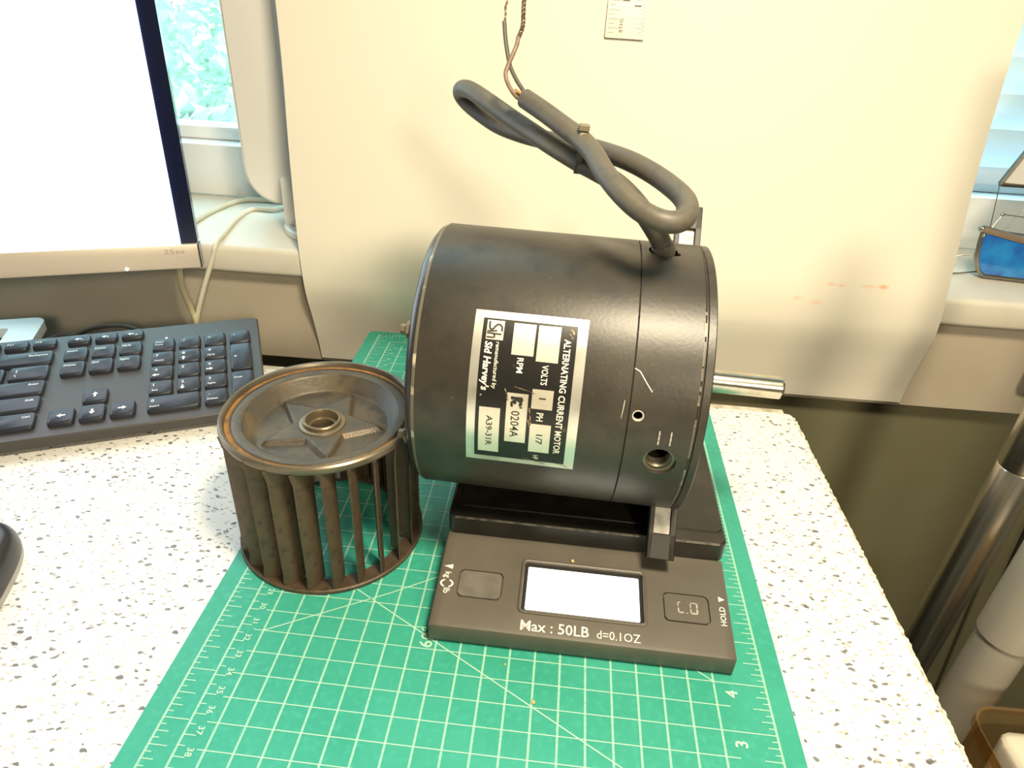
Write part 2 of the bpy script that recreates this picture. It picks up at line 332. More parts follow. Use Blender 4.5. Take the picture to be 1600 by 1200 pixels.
# ------------------------------------------------------------------ setting: room shell
def struct(name, bm, m, parent=None):
    o = obj(name, bm, m, parent); 
    if not parent: o['kind'] = 'structure'
    return o
WX0, WX1, WZ0, WZ1 = -1.0, 1.3, 0.068, 1.25     # window opening
ZB = -0.0525                                      # lower edge of the beige panel
struct('floor', box(-2.2, 2.2, -2.6, 0.80, -0.80, -0.75), MT['floor'])
struct('ceiling', box(-2.2, 2.2, -2.6, 0.80, 1.66, 1.72), MT['ceiling'])
struct('wall_left', box(-2.2, -2.1, -2.6, 0.80, -0.75, 1.66), MT['cream_wall'])
struct('wall_right', box(2.1, 2.2, -2.6, 0.80, -0.75, 1.66), MT['cream_wall'])
struct('wall_front', box(-2.1, 2.1, -2.6, -2.5, -0.75, 1.66), MT['cream_wall'])
bm = B()
add_box(bm, -2.1, 2.1, 0.481, 0.70, -0.75, 0.040)
add_box(bm, -2.1, WX0, 0.481, 0.70, 0.040, 1.66); add_box(bm, WX1, 2.1, 0.481, 0.70, 0.040, 1.66); add_box(bm, WX0, WX1, 0.481, 0.70, WZ1, 1.66)
struct('wall_back', bm, MT['olive'])
# beige panel under the sill, with a dark reveal below
struct('trim_1', box(-2.1, 2.1, 0.464, 0.4802, ZB, 0.0415, bev=0.0015, seg=1), MT['apron'])
# window sill board
bm = B(); add_box(bm, -1.06, 1.36, 0.450, 0.600, 0.0415, 0.068, bev=0.005, seg=3); struct('trim_2', bm, MT['sill'])
struct('baseboard_back', box(-2.1, 2.1, 0.467, 0.4805, -0.75, -0.66, bev=0.003), MT['white_paint'])
# window: frame, mullion, rails, panes
win = bpy.data.objects.new('window_1', None); C.objects.link(win); win['kind'] = 'structure'; win.location = (0, 0, 0)
bm = B()
add_box(bm, WX0, WX1, 0.592, 0.665, 0.069, 0.122, bev=0.002); add_box(bm, WX0, WX1, 0.592, 0.665, WZ1-0.05, WZ1-0.001, bev=0.002)
add_box(bm, WX0+0.001, WX0+0.05, 0.592, 0.665, 0.122, WZ1-0.05, bev=0.002); add_box(bm, WX1-0.05, WX1-0.001, 0.592, 0.665, 0.122, WZ1-0.05, bev=0.002)
add_box(bm, 0.12, 0.19, 0.592, 0.665, 0.122, WZ1-0.05, bev=0.002)
obj('window_frame', bm, MT['white_paint'], win)
for x0, x1 in ((WX0+0.05, 0.12), (0.19, WX1-0.05)):
    bm = B(); add_box(bm, x0, x1, 0.612, 0.640, 0.122, 0.136, bev=0.003); add_box(bm, x0, x1, 0.612, 0.640, WZ1-0.07, WZ1-0.05, bev=0.003)
    add_box(bm, x0, x0+0.014, 0.612, 0.640, 0.136, WZ1-0.07, bev=0.003); add_box(bm, x1-0.014, x1, 0.612, 0.640, 0.136, WZ1-0.07, bev=0.003)
    obj('sash', bm, MT['white_paint'], win)
    obj('pane', box(x0+0.013, x1-0.013, 0.624, 0.627, 0.135, WZ1-0.069), MT['pane'], win)
# blind in the right-hand window
bl = thing('window_blind', 'white slatted blind lowered over the right-hand window behind the glass boat', 'blind', (0.70, 0.592, 0.0))
obj('head_rail', box(-0.50, 0.53, -0.018, 0.012, 1.165, 1.195, bev=0.002), MT['blind'], bl)
def slat_bm():
    b_ = B(); n = 4; L_ = []
    for i in range(n+1):
        t = i/n-0.5; yy = -0.006*math.cos(t*PI)-0.004*t*2*0; zz = t*0.036
        L_.append((yy+t*-0.012, zz))
    for s_ in (0, 1):
        pass
    top = [[b_.verts.new((x, y_, z_)) for (y_, z_) in L_] for x in (-0.50, 0.53)]
    bot = [[b_.verts.new((x, y_+0.0008, z_)) for (y_, z_) in L_] for x in (-0.50, 0.53)]
    for i in range(n):
        b_.faces.new((top[0][i], top[1][i], top[1][i+1], top[0][i+1])); b_.faces.new((bot[0][i+1], bot[1][i+1], bot[1][i], bot[0][i]))
    for k in (0, 1): 
        for i in range(n): b_.faces.new((top[k][i], top[k][i+1], bot[k][i+1], bot[k][i]))
    b_.faces.new((top[0][0], bot[0][0], bot[1][0], top[1][0])); b_.faces.new((top[0][n], top[1][n], bot[1][n], bot[0][n]))
    bmesh.ops.recalc_face_normals(b_, faces=b_.faces)
    return b_
s0 = obj('slat', slat_bm(), MT['blind'], bl, loc=(0, 0, 0.170))
for i in range(1, 32):
    s = s0.copy(); C.objects.link(s); s.location = (0, 0, 0.170+0.031*i)
obj('bottom_rail', box(-0.50, 0.53, -0.016, 0.006, 0.138, 0.152, bev=0.003), MT['blind'], bl)
obj('ladder_cord', tube([(-0.25, -0.012, 0.15), (-0.25, -0.012, 1.17)], 0.0008, 6), MT['blind'], bl)
obj('ladder_cord', tube([(0.28, -0.012, 0.15), (0.28, -0.012, 1.17)], 0.0008, 6), MT['blind'], bl)
# lamps of the room (fixtures around the lights)
def fixture(name, label, loc, r, drop):
    t = thing(name, label, 'lamp', loc)
    obj('canopy', (lambda b_: (add_lathe(b_, [(0.0, 0), (0.0, 0.05), (-0.02, 0.045), (-0.02, 0)], 32), b_)[1])(B()), MT['white_paint'], t)
    top = -drop+0.10
    obj('cord', tube([(0, 0, 0), (0, 0, top)], 0.003, 8), MT['white_paint'], t)
    bm = B(); add_lathe(bm, [(top, 0.004), (top, r*0.35), (-drop+0.02, r*1.06), (-drop-0.01, r*1.12), (-drop-0.01, r*1.09), (-drop+0.02, r*1.02), (top-0.004, r*0.30), (top-0.004, 0.004)], 40)
    obj('lamp_shade', bm, MT['lamp'], t)
fixture('pendant_lamp', 'white shaded pendant lamp hanging low above the desk', (0.27, -0.03, 1.66), 0.075, 1.005)
fixture('room_ceiling_lamp', 'white shaded lamp hanging in the middle of the room behind the camera', (0.78, -1.30, 1.66), 0.15, 0.75)

# outdoors: lawn, shrubs, tree beyond the left pane
struct('lawn', box(-14, 8, 0.9, 16, -2.0, -1.9), MT['grass'])
def shrub(name, label, loc, rx, rz, n, seed):
    rnd = random.Random(seed); t = thing(name, label, 'shrub', loc)
    obj('stem', tube([(0, 0, 0), (0.03, 0.02, rz*0.5), (0.0, 0.0, rz*1.2)], lambda q: 0.05*(1-0.7*q), 8), MT['bark'], t)
    bm = B()
    for i in range(n):
        u = rnd.uniform(-1, 1); ph = rnd.uniform(0, 2*PI); q = rnd.uniform(0.55, 1.0)
        s_ = math.sqrt(1-u*u); p = Vector((rx*q*s_*math.cos(ph), rx*q*s_*math.sin(ph), rz+rz*q*u))
        a1 = Vector((rnd.gauss(0, 1), rnd.gauss(0, 1), rnd.gauss(0, 1))).normalized(); a2 = a1.orthogonal().normalized(); L_ = rnd.uniform(0.05, 0.10); W_ = L_*0.5
        quad(bm, [p-a1*L_, p+a2*W_, p+a1*L_, p-a2*W_])
    f = obj('foliage', bm, MT['leaf'], t, smooth=False); f['kind'] = 'stuff'
shrub('garden_shrub', 'pale green shrub outside the window, nearest the left edge of the pane', (-1.9, 3.6, -1.9), 0.75, 0.75, 4200, 1)
shrub('garden_shrub', 'tall green shrub outside the window, right of the paler one', (0.2, 4.9, -1.9), 0.95, 1.10, 6000, 2)
shrub('garden_tree', 'large leafy tree on the lawn far outside the window', (-3.6, 8.5, -1.9), 1.9, 2.3, 9000, 3)

# ------------------------------------------------------------------ desk
desk = thing('desk', 'white speckled laminate desk with a chipped right edge', 'desk', (0, 0, -0.75))
DX0, DX1, DY0, DZ = -1.15, 0.367, -0.60, 0.7480
bm = B()
pts = [(DX0, DY0), (DX1, DY0)] + [(DX1-0.004+0.004*math.cos(rad(t)), 0.352-0.004+0.004*math.sin(rad(t))) for t in (0, 30, 60, 90)] + [(DX0, 0.372)]
add_prism(bm, pts, DZ-0.028, DZ); obj('desk_top', bm, MT['desk'], desk)
# ragged edge strip along the right side and the rear
bm = B(); rnd = random.Random(3); N = 520; prev = None
for i in range(N+1):
    y = DY0+(0.347-DY0)*i/N; j = rnd.uniform(0, 0.0005) if rnd.random() < 0.85 else rnd.uniform(0.0005, 0.0013)
    cur = [bm.verts.new((DX1+0.0002, y, DZ-0.028)), bm.verts.new((DX1+0.0020+j, y, DZ-0.028)), bm.verts.new((DX1+0.0014+j, y, DZ+0.0001-rnd.uniform(0, 0.0008))), bm.verts.new((DX1-0.0004, y, DZ+0.0003))]
    if prev:
        for k in range(4): bm.faces.new((prev[k], prev[(k+1) % 4], cur[(k+1) % 4], cur[k]))
    prev = cur
bmesh.ops.recalc_face_normals(bm, faces=bm.faces)
obj('chipped_edge', bm, MT['desk_chip'], desk, smooth=False)['label'] = 'chipped cream laminate edge'
bm = B(); add_prism(bm, [(DX1-0.005, 0.3523), (DX1-0.005, 0.3595), (DX0, 0.3795), (DX0, 0.3725)], DZ-0.028, DZ-0.001)
obj('rear_edge', bm, MT['desk_edge'], desk)
for x in (DX0+0.06, 0.30):
    for y in (DY0+0.06, 0.28):
        obj('leg', box(x-0.018, x+0.018, y-0.018, y+0.018, 0.0, DZ-0.0285, bev=0.002), MT['steel_leg'], desk)
obj('rail', box(DX0+0.05, 0.31, DY0+0.05, DY0+0.07, DZ-0.075, DZ-0.0285), MT['steel_leg'], desk); obj('rail', box(DX0+0.05, 0.31, 0.27, 0.29, DZ-0.075, DZ-0.0285), MT['steel_leg'], desk)

# ------------------------------------------------------------------ cutting mat
MA = rad(-1.5)
cm = thing('cutting_mat', 'green self-healing cutting mat with pale grid under the motor scale', 'cutting mat', (0, 0, 0), MA)
bm = B(); add_prism(bm, rrect(-0.42*IN, 11.42*IN, -0.55*IN, 17.22*IN, 0.006), -0.0018, 0.0, inset=0.0003); obj('mat_sheet', bm, MT['mat_green'], cm)
ZP = 0.00012
g = B()     # lengthwise lines, broad and faded
for i in range(19): 
    x = (1+0.5*i)*IN; flat_line(g, (x, 0.75*IN), (x, 16.25*IN), 0.00105, ZP)
flat_line(g, (0, 0), (0, 17*IN), 0.0011, ZP); flat_line(g, (11*IN, 0), (11*IN, 17*IN), 0.0011, ZP)
flat_line(g, (0.5*IN, 0.5*IN), (0.5*IN, 16.5*IN), 0.0011, ZP)
obj('lengthwise_grid', g, MT['mat_print'], cm, smooth=False)
g = B()     # crosswise lines, ticks, diagonals
for i in range(2, 33):
    y = 0.5*i*IN; whole = i % 2 == 0
    flat_line(g, (0.86*IN if not whole else 0.80*IN, y), (10.99*IN if whole else 10.25*IN, y), 0.00048, ZP+0.00004)
for i in range(17*8+1):
    y = i*IN/8; L_ = 0.47 if i % 8 == 0 else (0.33 if i % 4 == 0 else (0.22 if i % 2 == 0 else 0.12))
    flat_line(g, (0, y), (L_*IN, y), 0.00045, ZP+0.00004)
    if i % 8: flat_line(g, (11*IN, y), ((11-L_*1.0)*IN, y), 0.00045, ZP+0.00004)
for i in range(11*8+1):
    x = i*IN/8; L_ = 0.45 if i % 8 == 0 else (0.3 if i % 4 == 0 else (0.2 if i % 2 == 0 else 0.12))
    flat_line(g, (x, 17*IN), (x, (17-L_)*IN), 0.00045, ZP+0.00004); flat_line(g, (x, 0), (x, L_*IN), 0.00045, ZP+0.00004)
for i in range(43*2):
    y = 16.5*IN-0.005*i
    if y < 0.5*IN: break
    flat_line(g, (0.5*IN, y), ((0.5+(0.13 if i % 2 == 0 else 0.22))*IN, y), 0.00045, ZP+0.00004)
flat_line(g, (0, 17*IN), (11*IN, 17*IN), 0.0006, ZP+0.00004); flat_line(g, (0.5*IN, 16.5*IN), (10*IN, 16.5*IN), 0.0006, ZP+0.00004)
def diag(x0, y0, x1, y1, wd=0.0006): flat_line(g, (x0*IN, y0*IN), (x1*IN, y1*IN), wd, ZP+0.00006)
diag(2.46, 5.35, 8.95, 1.60); diag(8.55, 5.0, 10.0, 4.0); diag(1.0, 4.0, 3.3, 5.3); diag(3.3, 5.3, 6.2, 7.15)
obj('crosswise_grid', g, MT['mat_print2'], cm, smooth=False)
g = B()
def rot_fn(x0, y0, ang, z):
    c_, s_ = math.cos(ang), math.sin(ang)
    return lambda x, y: (x0+x*c_-y*s_, y0+x*s_+y*c_, z)
def number(txt, *a, **k):
    g = B(); add_text(g, txt, *a, **k); obj('printed_number', g, MT['mat_print2'], cm, smooth=False)
for n in range(1, 17): number(str(n), rot_fn(10.42*IN, (n-0.24)*IN, rad(90), ZP+0.0001), 0, 0, h=0.0056, bold=0.02, align='c')
for n in range(1, 42):
    number(str(n), rot_fn(0.70*IN, 16.5*IN-n*0.01-0.0006, rad(-90), ZP+0.0001), 0, 0, h=0.0030, bold=0.015)
number('60\u00b0', rot_fn(4.42*IN, 4.03*IN, rad(90), ZP+0.0001), 0, 0, h=0.0066, bold=0.01)
g.free()

# ------------------------------------------------------------------ postal scale
SA = rad(-1.85)
sc = thing('postal_scale', 'dark grey postal scale with lit display, on the green cutting mat under the motor', 'scale', (0.1128, 0.1048, 0.0), SA)
def zt(v): return 0.0149+(v+0.0002)*0.1443   # sloping panel height at depth v
SW = 0.1536
bm = B()     # panel body: profile swept across the width with softened ends
prof = [(0.0, 0.0005), (-0.0012, 0.003), (-0.0028, 0.0125), (-0.0022, 0.0143), (-0.0002, zt(0)), (0.020, zt(0.020)), (0.040, zt(0.040)), (0.0555, zt(0.0555)), (0.0565, 0.019), (0.0565, 0.0005)]
xs = [(0.0, 0.55), (0.0008, 0.8), (0.0025, 0.96), (0.006, 1.0), (SW-0.006, 1.0), (SW-0.0025, 0.96), (SW-0.0008, 0.8), (SW, 0.55)]
rows = []
for x, k in xs:
    e = (1-k)*0.004
    rows.append([bm.verts.new((x, max(min(y, 0.0565-e*0), -0.0028+e) if y < 0 else y, max(z-e, 0.0005) if z > 0.001 else z)) for y, z in prof])
for A, D in zip(rows[:-1], rows[1:]):
    for i in range(len(prof)):
        j = (i+1) % len(prof); bm.faces.new((A[i], A[j], D[j], D[i]))
bm.faces.new(rows[0]); bm.faces.new(rows[-1][::-1]); bmesh.ops.recalc_face_normals(bm, faces=bm.faces)
panel = obj('control_panel', bm, MT['scale_body'], None)
def slab_cut(x0, x1, v0, v1, r, depth):
    b_ = B(); add_prism(b_, rrect(x0, x1, v0, v1, r), -depth, 0.01)
    for v in b_.verts: v.co.z += zt(v.co.y)
    return b_
panel.parent = None
boolean_cut(panel, slab_cut(0.0452, 0.1090, 0.0108, 0.0405, 0.002, 0.0022))
boolean_cut(panel, slab_cut(0.0111, 0.0348, 0.0148, 0.0317, 0.003, 0.0016))
boolean_cut(panel, slab_cut(0.1188, 0.1428, 0.0144, 0.0314, 0.003, 0.0016))
panel.parent = sc
def on_panel(dz): return lambda x, y: (x, y, zt(y)+dz)
def sloped(pts, d0, d1):
    b_ = B(); add_prism(b_, pts, d0, d1)
    for v in b_.verts: v.co.z += zt(v.co.y)
    return b_
P = [(p[0], p[1], zt(p[1])+0.0002) for p in rrect(0.0446, 0.1096, 0.0102, 0.0411, 0.0024, 5)]
lip_ = tube(P+[P[0], P[1]], 0.0010, 8, cap=False)      # raised lip around the display
obj('display_lip', lip_, MT['scale_body'], sc)
obj('display_frame', sloped(rrect(0.0453, 0.1089, 0.0109, 0.0404, 0.0019), -0.0021, -0.0015), MT['scale_gap'], sc)
obj('display', sloped(rrect(0.0475, 0.1068, 0.0128, 0.0386, 0.0008), -0.0018, -0.0013), MT['lcd'], sc)['label'] = 'glowing white display'
obj('button', sloped(rrect(0.0119, 0.0340, 0.0156, 0.0309, 0.0025), -0.0011, 0.0001), MT['key_grey'], sc)['label'] = 'blank grey button on the left'
b2 = obj('button', sloped(rrect(0.1196, 0.1420, 0.0152, 0.0306, 0.0025), -0.0011, 0.0001), MT['scale_body'], sc); b2['label'] = 'dark button with worn digits on the right'
g = B(); f = on_panel(0.0003)
def seg(x0, x1, y0, y1): quad(g, [f(x0, y0), f(x1, y0), f(x1, y1), f(x0, y1)])
sx, sy = 0.1262, 0.0196
seg(sx, sx+0.0006, sy+0.0040, sy+0.0062); seg(sx+0.0006, sx+0.0016, sy+0.0060, sy+0.0066); seg(sx, sx+0.0008, sy+0.0006, sy+0.0030); seg(sx+0.0006, sx+0.0030, sy, sy+0.0009)
seg(sx+0.0044, sx+0.0050, sy, sy+0.0006)
sx += 0.0064
seg(sx, sx+0.0006, sy+0.0036, sy+0.0060); seg(sx+0.0004, sx+0.0036, sy+0.0061, sy+0.0067); seg(sx, sx+0.0007, sy+0.0006, sy+0.0030); seg(sx+0.0004, sx+0.0036, sy, sy+0.0010); seg(sx+0.0032, sx+0.0041, sy+0.0036, sy+0.0062); seg(sx+0.0031, sx+0.0041, sy+0.0006, sy+0.0031)
obj('worn_digits', g, MT['worn_print'], b2, smooth=False)
g = B()
add_text(g, 'Max : 50LB', on_panel(0.0003), 0.0463, 0.0, wd=0.0344, h=0.0056, bold=0.008)
obj('capacity_text', g, MT['white_print'], sc, smooth=False); g = B()
add_text(g, 'd=0.1OZ', on_panel(0.0003), 0.0846, 0.0001, wd=0.0217, h=0.0046)
obj('division_text', g, MT['white_print'], sc, smooth=False); g = B()
def rp(x0, y0, ang, dz=0.0003):
    c_, s_ = math.cos(ang), math.sin(ang)
    return lambda x, y: (x0+x*c_-y*s_, y0+x*s_+y*c_, zt(y0+x*s_+y*c_)+dz)
add_text(g, 'kg', rp(0.0036, 0.0286, rad(-90)), 0, 0, h=0.0032, bold=0.012, wd=0.0037)
add_text(g, 'lb', rp(0.0044, 0.0189, rad(-90)), 0, 0, h=0.0033, bold=0.012, wd=0.0032)
hold = B(); add_text(hold, 'HOLD', rp(0.1506, 0.0150, rad(90)), 0, 0, h=0.0029, bold=0.012, wd=0.0108)
f = on_panel(0.0003)
bmf = [f(0.0022, 0.0322), f(0.0070, 0.0306), f(0.0070, 0.0336)]; g.faces.new([g.verts.new(p) for p in bmf])
bmf = [f(0.1480, 0.0286), f(0.1480, 0.0318), f(0.1512, 0.0302)]; hold.faces.new([hold.verts.new(p) for p in bmf])
for (cx, a0, a1) in ((0.0056, 115, 245), (0.0052, -65, 65)):
    n = 8; pr = []
    for i in range(n+1):
        t = rad(a0+(a1-a0)*i/n); pr.append((g.verts.new(f(cx+0.0022*math.cos(t)*1.25, 0.0217+0.0019*math.sin(t))), g.verts.new(f(cx+0.0033*math.cos(t)*1.15, 0.0217+0.0026*math.sin(t)))))
    for A, D in zip(pr[:-1], pr[1:]): g.faces.new((A[0], D[0], D[1], A[1]))
obj('unit_mark', g, MT['white_print'], sc, smooth=False); obj('hold_mark', hold, MT['white_print'], sc, smooth=False)
obj('under_tray', box(0.002, SW-0.002, 0.058, 0.205, 0.004, 0.0195, bev=0.002), MT['scale_gap'], sc)
bm = B(); add_prism(bm, rrect(0.0002, SW, 0.0545, 0.208, 0.004), 0.0235, 0.0345); add_prism(bm, rrect(0.0006, SW-0.0004, 0.0549, 0.2076, 0.004), 0.0345, 0.0352, inset=0.0006)
obj('platform', bm, MT['scale_top'], sc)
bm = B(); add_prism(bm, rrect(0.0050, SW-0.0008, 0.0640, 0.2030, 0.004), 0.0350, 0.0359, inset=0.0004); obj('platform_plate', bm, MT['scale_top'], sc)
bm = B()
for i in range(40):
    x0 = 0.004+i*(SW-0.008)/40; k = 0.00022+0.00016*mnoise.noise(Vector((i*0.9, 3, 0)))
    quad(bm, [(x0, 0.05435, 0.0345+k*-0.6), (x0+(SW-0.008)/40, 0.05435, 0.0345-k*0.6), (x0+(SW-0.008)/40, 0.0549, 0.03532), (x0, 0.0549, 0.03532)])
obj('front_edge_highlight', bm, mat('platform_edge_highlight', (0.10, 0.088, 0.065), 0.4, var=(240, (0.03, 0.027, 0.022), 0.45, 0.6)), sc, smooth=False)  # highlight on the platform's front top edge, painted as a thin paler strip
obj('foot', (lambda b_: (add_lathe(b_, [(0.0, 0), (0.0, 0.006), (0.004, 0.006), (0.004, 0)], 20, M=Matrix.Translation((0.02, 0.19, 0))), b_)[1])(B()), MT['scale_gap'], sc)
obj('foot', (lambda b_: (add_lathe(b_, [(0.0, 0), (0.0, 0.006), (0.004, 0.006), (0.004, 0)], 20, M=Matrix.Translation((0.134, 0.19, 0))), b_)[1])(B()), MT['scale_gap'], sc)

# ------------------------------------------------------------------ motor
MR, ML = 0.0719, 0.1373
mo = thing('electric_motor', 'black cylindrical electric motor lying on the scale platform, shaft to the right', 'motor', (0.1029, 0.2140, 0.0360), rad(-3.276))
Zc = MR      # axis height in local coordinates
MX = Matrix.Translation((0, 0, Zc))
def cyl(s, ang, r=MR):      # ang 0 = front, 90 = top
    return Vector((s, -math.cos(ang)*r, Zc+math.sin(ang)*r))
def lathe_x(prof, n=128):
    b_ = B(); add_lathe(b_, prof, n, 'x', MX); return b_
obj('rear_end_bell', lathe_x([(-0.0060, 0), (-0.0060, 0.052), (-0.0056, 0.060), (-0.0040, 0.0675), (-0.0018, 0.0703), (0.0, 0.0709), (0.0, 0)]), MT['motor_end'], mo)
obj('housing', lathe_x([(0.0002, 0), (0.0002, 0.0712), (0.0006, MR-0.0002), (0.0014, MR), (0.1015, MR), (0.1017, MR-0.0003), (0.1017, 0)], 160), MT['motor'], mo)
obj('seam', lathe_x([(0.1014, 0), (0.1014, MR-0.0005), (0.1024, MR-0.0005), (0.1024, 0)], 96), MT['motor_groove'], mo)
obj('rear_seam', lathe_x([(0.0, 0.06), (0.0, MR-0.0004), (0.0012, MR+0.00008), (0.0016, MR+0.00008), (0.0016, 0.06)], 128), MT['motor_edge'], mo)
bell = obj('shaft_end_bell', lathe_x([(0.1021, 0), (0.1021, MR-0.0003), (0.1023, MR), (0.1320, MR), (0.1328, MR-0.0008), (0.1333, MR-0.0008), (0.1338, MR-0.0001), (0.1370, MR-0.0001), (0.1376, MR-0.0010), (0.1376, 0.060), (0.1364, 0.055), (0.1364, 0)], 160), MT['motor'], None)
def hole_cut(s, ang, r, depth):
    d = cyl(s, ang, 1.0)-cyl(s, ang, 0.0)
    q = d.to_track_quat('Z', 'Y').to_matrix().to_4x4()
    b_ = B(); add_lathe(b_, [(0, 0), (0, r), (depth+0.01, r), (depth+0.01, 0)], 28, M=Matrix.Translation(cyl(s, ang, MR-depth)) @ q); return b_
H1S, H1A = 0.1193, rad(-5.0)
boolean_cut(bell, hole_cut(H1S, H1A, 0.0079, 0.0022)); boolean_cut(bell, hole_cut(H1S-0.0006, H1A+rad(1), 0.0062, 0.030))
boolean_cut(bell, hole_cut(0.1062, rad(13.8), 0.0024, 0.020)); boolean_cut(bell, hole_cut(0.1130, rad(89), 0.0072, 0.02)); boolean_cut(bell, hole_cut(0.1192, rad(86.5), 0.0022, 0.02))
bell.parent = mo
def radial(s, ang, r):      # transform: local z outward at this spot on the shell
    d = cyl(s, ang, 1.0)-cyl(s, ang, 0.0); return Matrix.Translation(cyl(s, ang, r)) @ d.to_track_quat('Z', 'Y').to_matrix().to_4x4()
bm = B()
for k in range(4):
    zz = -0.0024-0.0016*k; add_lathe(bm, [(zz, 0.0062), (zz-0.0008, 0.0056), (zz-0.0016, 0.0062)], 28, M=radial(H1S-0.0006, H1A+rad(1), MR))
add_lathe(bm, [(-0.0021, 0.0078), (-0.0021, 0.0063), (-0.0035, 0.0063), (-0.0035, 0.0078)], 28, M=radial(H1S, H1A, MR), close=True)
obj('threaded_socket', bm, MT['thread_metal'], mo)
bm = B(); add_lathe(bm, [(0.0001, 0.0027), (0.0001, 0.0022), (-0.002, 0.0022), (-0.002, 0.0027)], 20, M=radial(0.1062, rad(13.8), MR), close=True); obj('screw_hole_rim', bm, MT['raw_metal'], mo)
# worn bright streaks on the shaft-end rim
bm = B(); n = 200
for i in range(n):
    a0 = rad(-75+130*i/n); a1 = rad(-75+130*(i+1)/n); k = mnoise.noise(Vector((i*0.21, 5.3, 0)))
    if k > -0.12 or -46 < -75+130*i/n < -8:
        h = 0.0004+0.0004*abs(mnoise.noise(Vector((i*0.5, 1.1, 0))))
        quad(bm, [cyl(0.1322-h, a0, MR+0.0001), cyl(0.1326, a0, MR+0.0001), cyl(0.1326, a1, MR+0.0001), cyl(0.1322-h, a1, MR+0.0001)])
obj('worn_rim', bm, MT['motor_edge'], mo, smooth=False)
bm = B(); add_lathe(bm, [(0.130, 0), (0.130, 0.0062), (0.1880, 0.0062), (0.1893, 0.0053), (0.1893, 0)], 40, 'x', MX); obj('shaft', bm, MT['bright_steel'], mo)
bm = B(); add_lathe(bm, [(0.1365, 0), (0.1365, 0.016), (0.1385, 0.014), (0.1385, 0)], 40, 'x', MX); obj('bearing_cap', bm, MT['motor'], mo)
for sg in (1, -1):        # two mounting ears on opposite sides
    th = rad(-50) if sg > 0 else rad(130)
    Mx = Matrix.Translation(cyl(0.1312, th, 0)) @ Matrix.Rotation(th if sg > 0 else th, 4, 'X')
    # local frame: x axial, radial direction by hand
    rd = (cyl(0, th, 1)-cyl(0, th, 0)); td = Vector((1, 0, 0)).cross(rd)
    Mx = Matrix(((1, rd.x, td.x, 0.1312), (0, rd.y, td.y, 0), (0, rd.z, td.z, Zc), (0, 0, 0, 1)))
    bm = B(); add_box(bm, -0.0072, -0.0046, MR-0.004, 0.0990, -0.0022, 0.0028, bev=0.0004, seg=1); add_box(bm, 0.0040, 0.0074, MR-0.004, 0.0990, -0.0022, 0.0028, bev=0.0004, seg=1); add_box(bm, -0.0072, 0.0074, 0.0855, 0.0990, -0.0022, 0.0028, bev=0.0004, seg=1)
    bmesh.ops.transform(bm, matrix=Mx, verts=bm.verts); ear = obj('mounting_ear', bm, MT['ear'], mo)
    bm = B(); add_box(bm, -0.0046, 0.0040, MR-0.003, 0.0856, -0.0010, 0.0004); bmesh.ops.transform(bm, matrix=Mx, verts=bm.verts); obj('ear_web', bm, MT['raw_metal'], ear)['label'] = 'bare pale metal web in the ear slot'
for an in (38, -14, 218, 166):
    p = cyl(-0.0030, rad(an), 0.0625); bm = B()
    add_lathe(bm, [(0.001, 0), (0.001, 0.0044), (-0.0030, 0.0044), (-0.0030, 0.0026), (-0.0062, 0.0024), (-0.0062, 0)], 6, 'x', Matrix.Translation(p)); obj('through_bolt', bm, MT['thread_metal'], mo, smooth=False)
# nameplate wrapped on the shell; u runs down the arc, v along the axis
S0, A0 = 0.0268, rad(47)
def np_fn(h): return lambda u, v: cyl(S0+v*0.001, A0-(u*0.001)/MR, MR+h)
def wrap(b_, u0, u1, v0, v1, h, nu=24, nv=2, closed=False):
    F = np_fn(h); V = [[b_.verts.new(F(u0+(u1-u0)*i/nu, v0+(v1-v0)*j/nv)) for j in range(nv+1)] for i in range(nu+1)]
    for i in range(nu):
        for j in range(nv): b_.faces.new((V[i][j], V[i+1][j], V[i+1][j+1], V[i][j+1]))
bm = B(); wrap(bm, 0, 77, 0.3, 52.8, 0.00022, 40, 6)
plate = obj('nameplate', bm, MT['plate_silver'], mo); plate['label'] = 'silver and black foil nameplate with curled lower corner'
bm = B(); wrap(bm, 3.7, 73.9, 4.4, 48.1, 0.00030, 40, 4); obj('black_field', bm, MT['plate_black'], plate)
bm = B()
for (u0, u1, v0, v1) in ((4.9, 19.6, 18.8, 29.0), (4.9, 21.6, 30.3, 40.5), (34.3, 43.7, 30.3, 40.1), (37.2, 62.8, 18.8, 28.7), (51.4, 67.6, 30.5, 40.4), (45.4, 70.5, 6.2, 16.1)): wrap(bm, u0, u1, v0, v1, 0.00036, 12, 1)
wrap(bm, 4.6, 13.7, 6.3, 14.3, 0.00036, 8, 2)
obj('pale_field', bm, MT['plate_field'], plate)
FN = np_fn(0.00042)
bm = B()
add_text(bm, 'ALTERNATING CURRENT MOTOR', FN, 10.2, 42.5, wd=57, h=3.0, bold=0.02)
add_text(bm, 'VOLTS', FN, 22.9, 33.6, wd=9.2, h=2.9, bold=0.015); add_text(bm, 'RPM', FN, 20.8, 21.9, wd=6.9, h=2.9, bold=0.015)
add_text(bm, 'PH', FN, 45.5, 33.2, wd=4.2, h=3.1, bold=0.015); add_text(bm, 'HP', FN, 69.6, 33.0, wd=2.9, h=2.6)
add_text(bm, 'remanufactured by', FN, 14.6, 11.4, wd=21.5, h=1.9, bold=0.006, shear=0.1); add_text(bm, "Sid Harvey's", FN, 14.6, 6.4, wd=22.6, h=3.3, bold=0.03, shear=0.12)
add_text(bm, 'R', FN, 39.4, 6.0, h=0.9)
obj('white_lettering', bm, MT['plate_white'], plate, smooth=False)
bm = B()
add_text(bm, '1', FN, 38.2, 33.7, h=3.0, bold=0.03); add_text(bm, '1/7', FN, 56.9, 33.8, wd=5.6, h=3.0, bold=0.015)
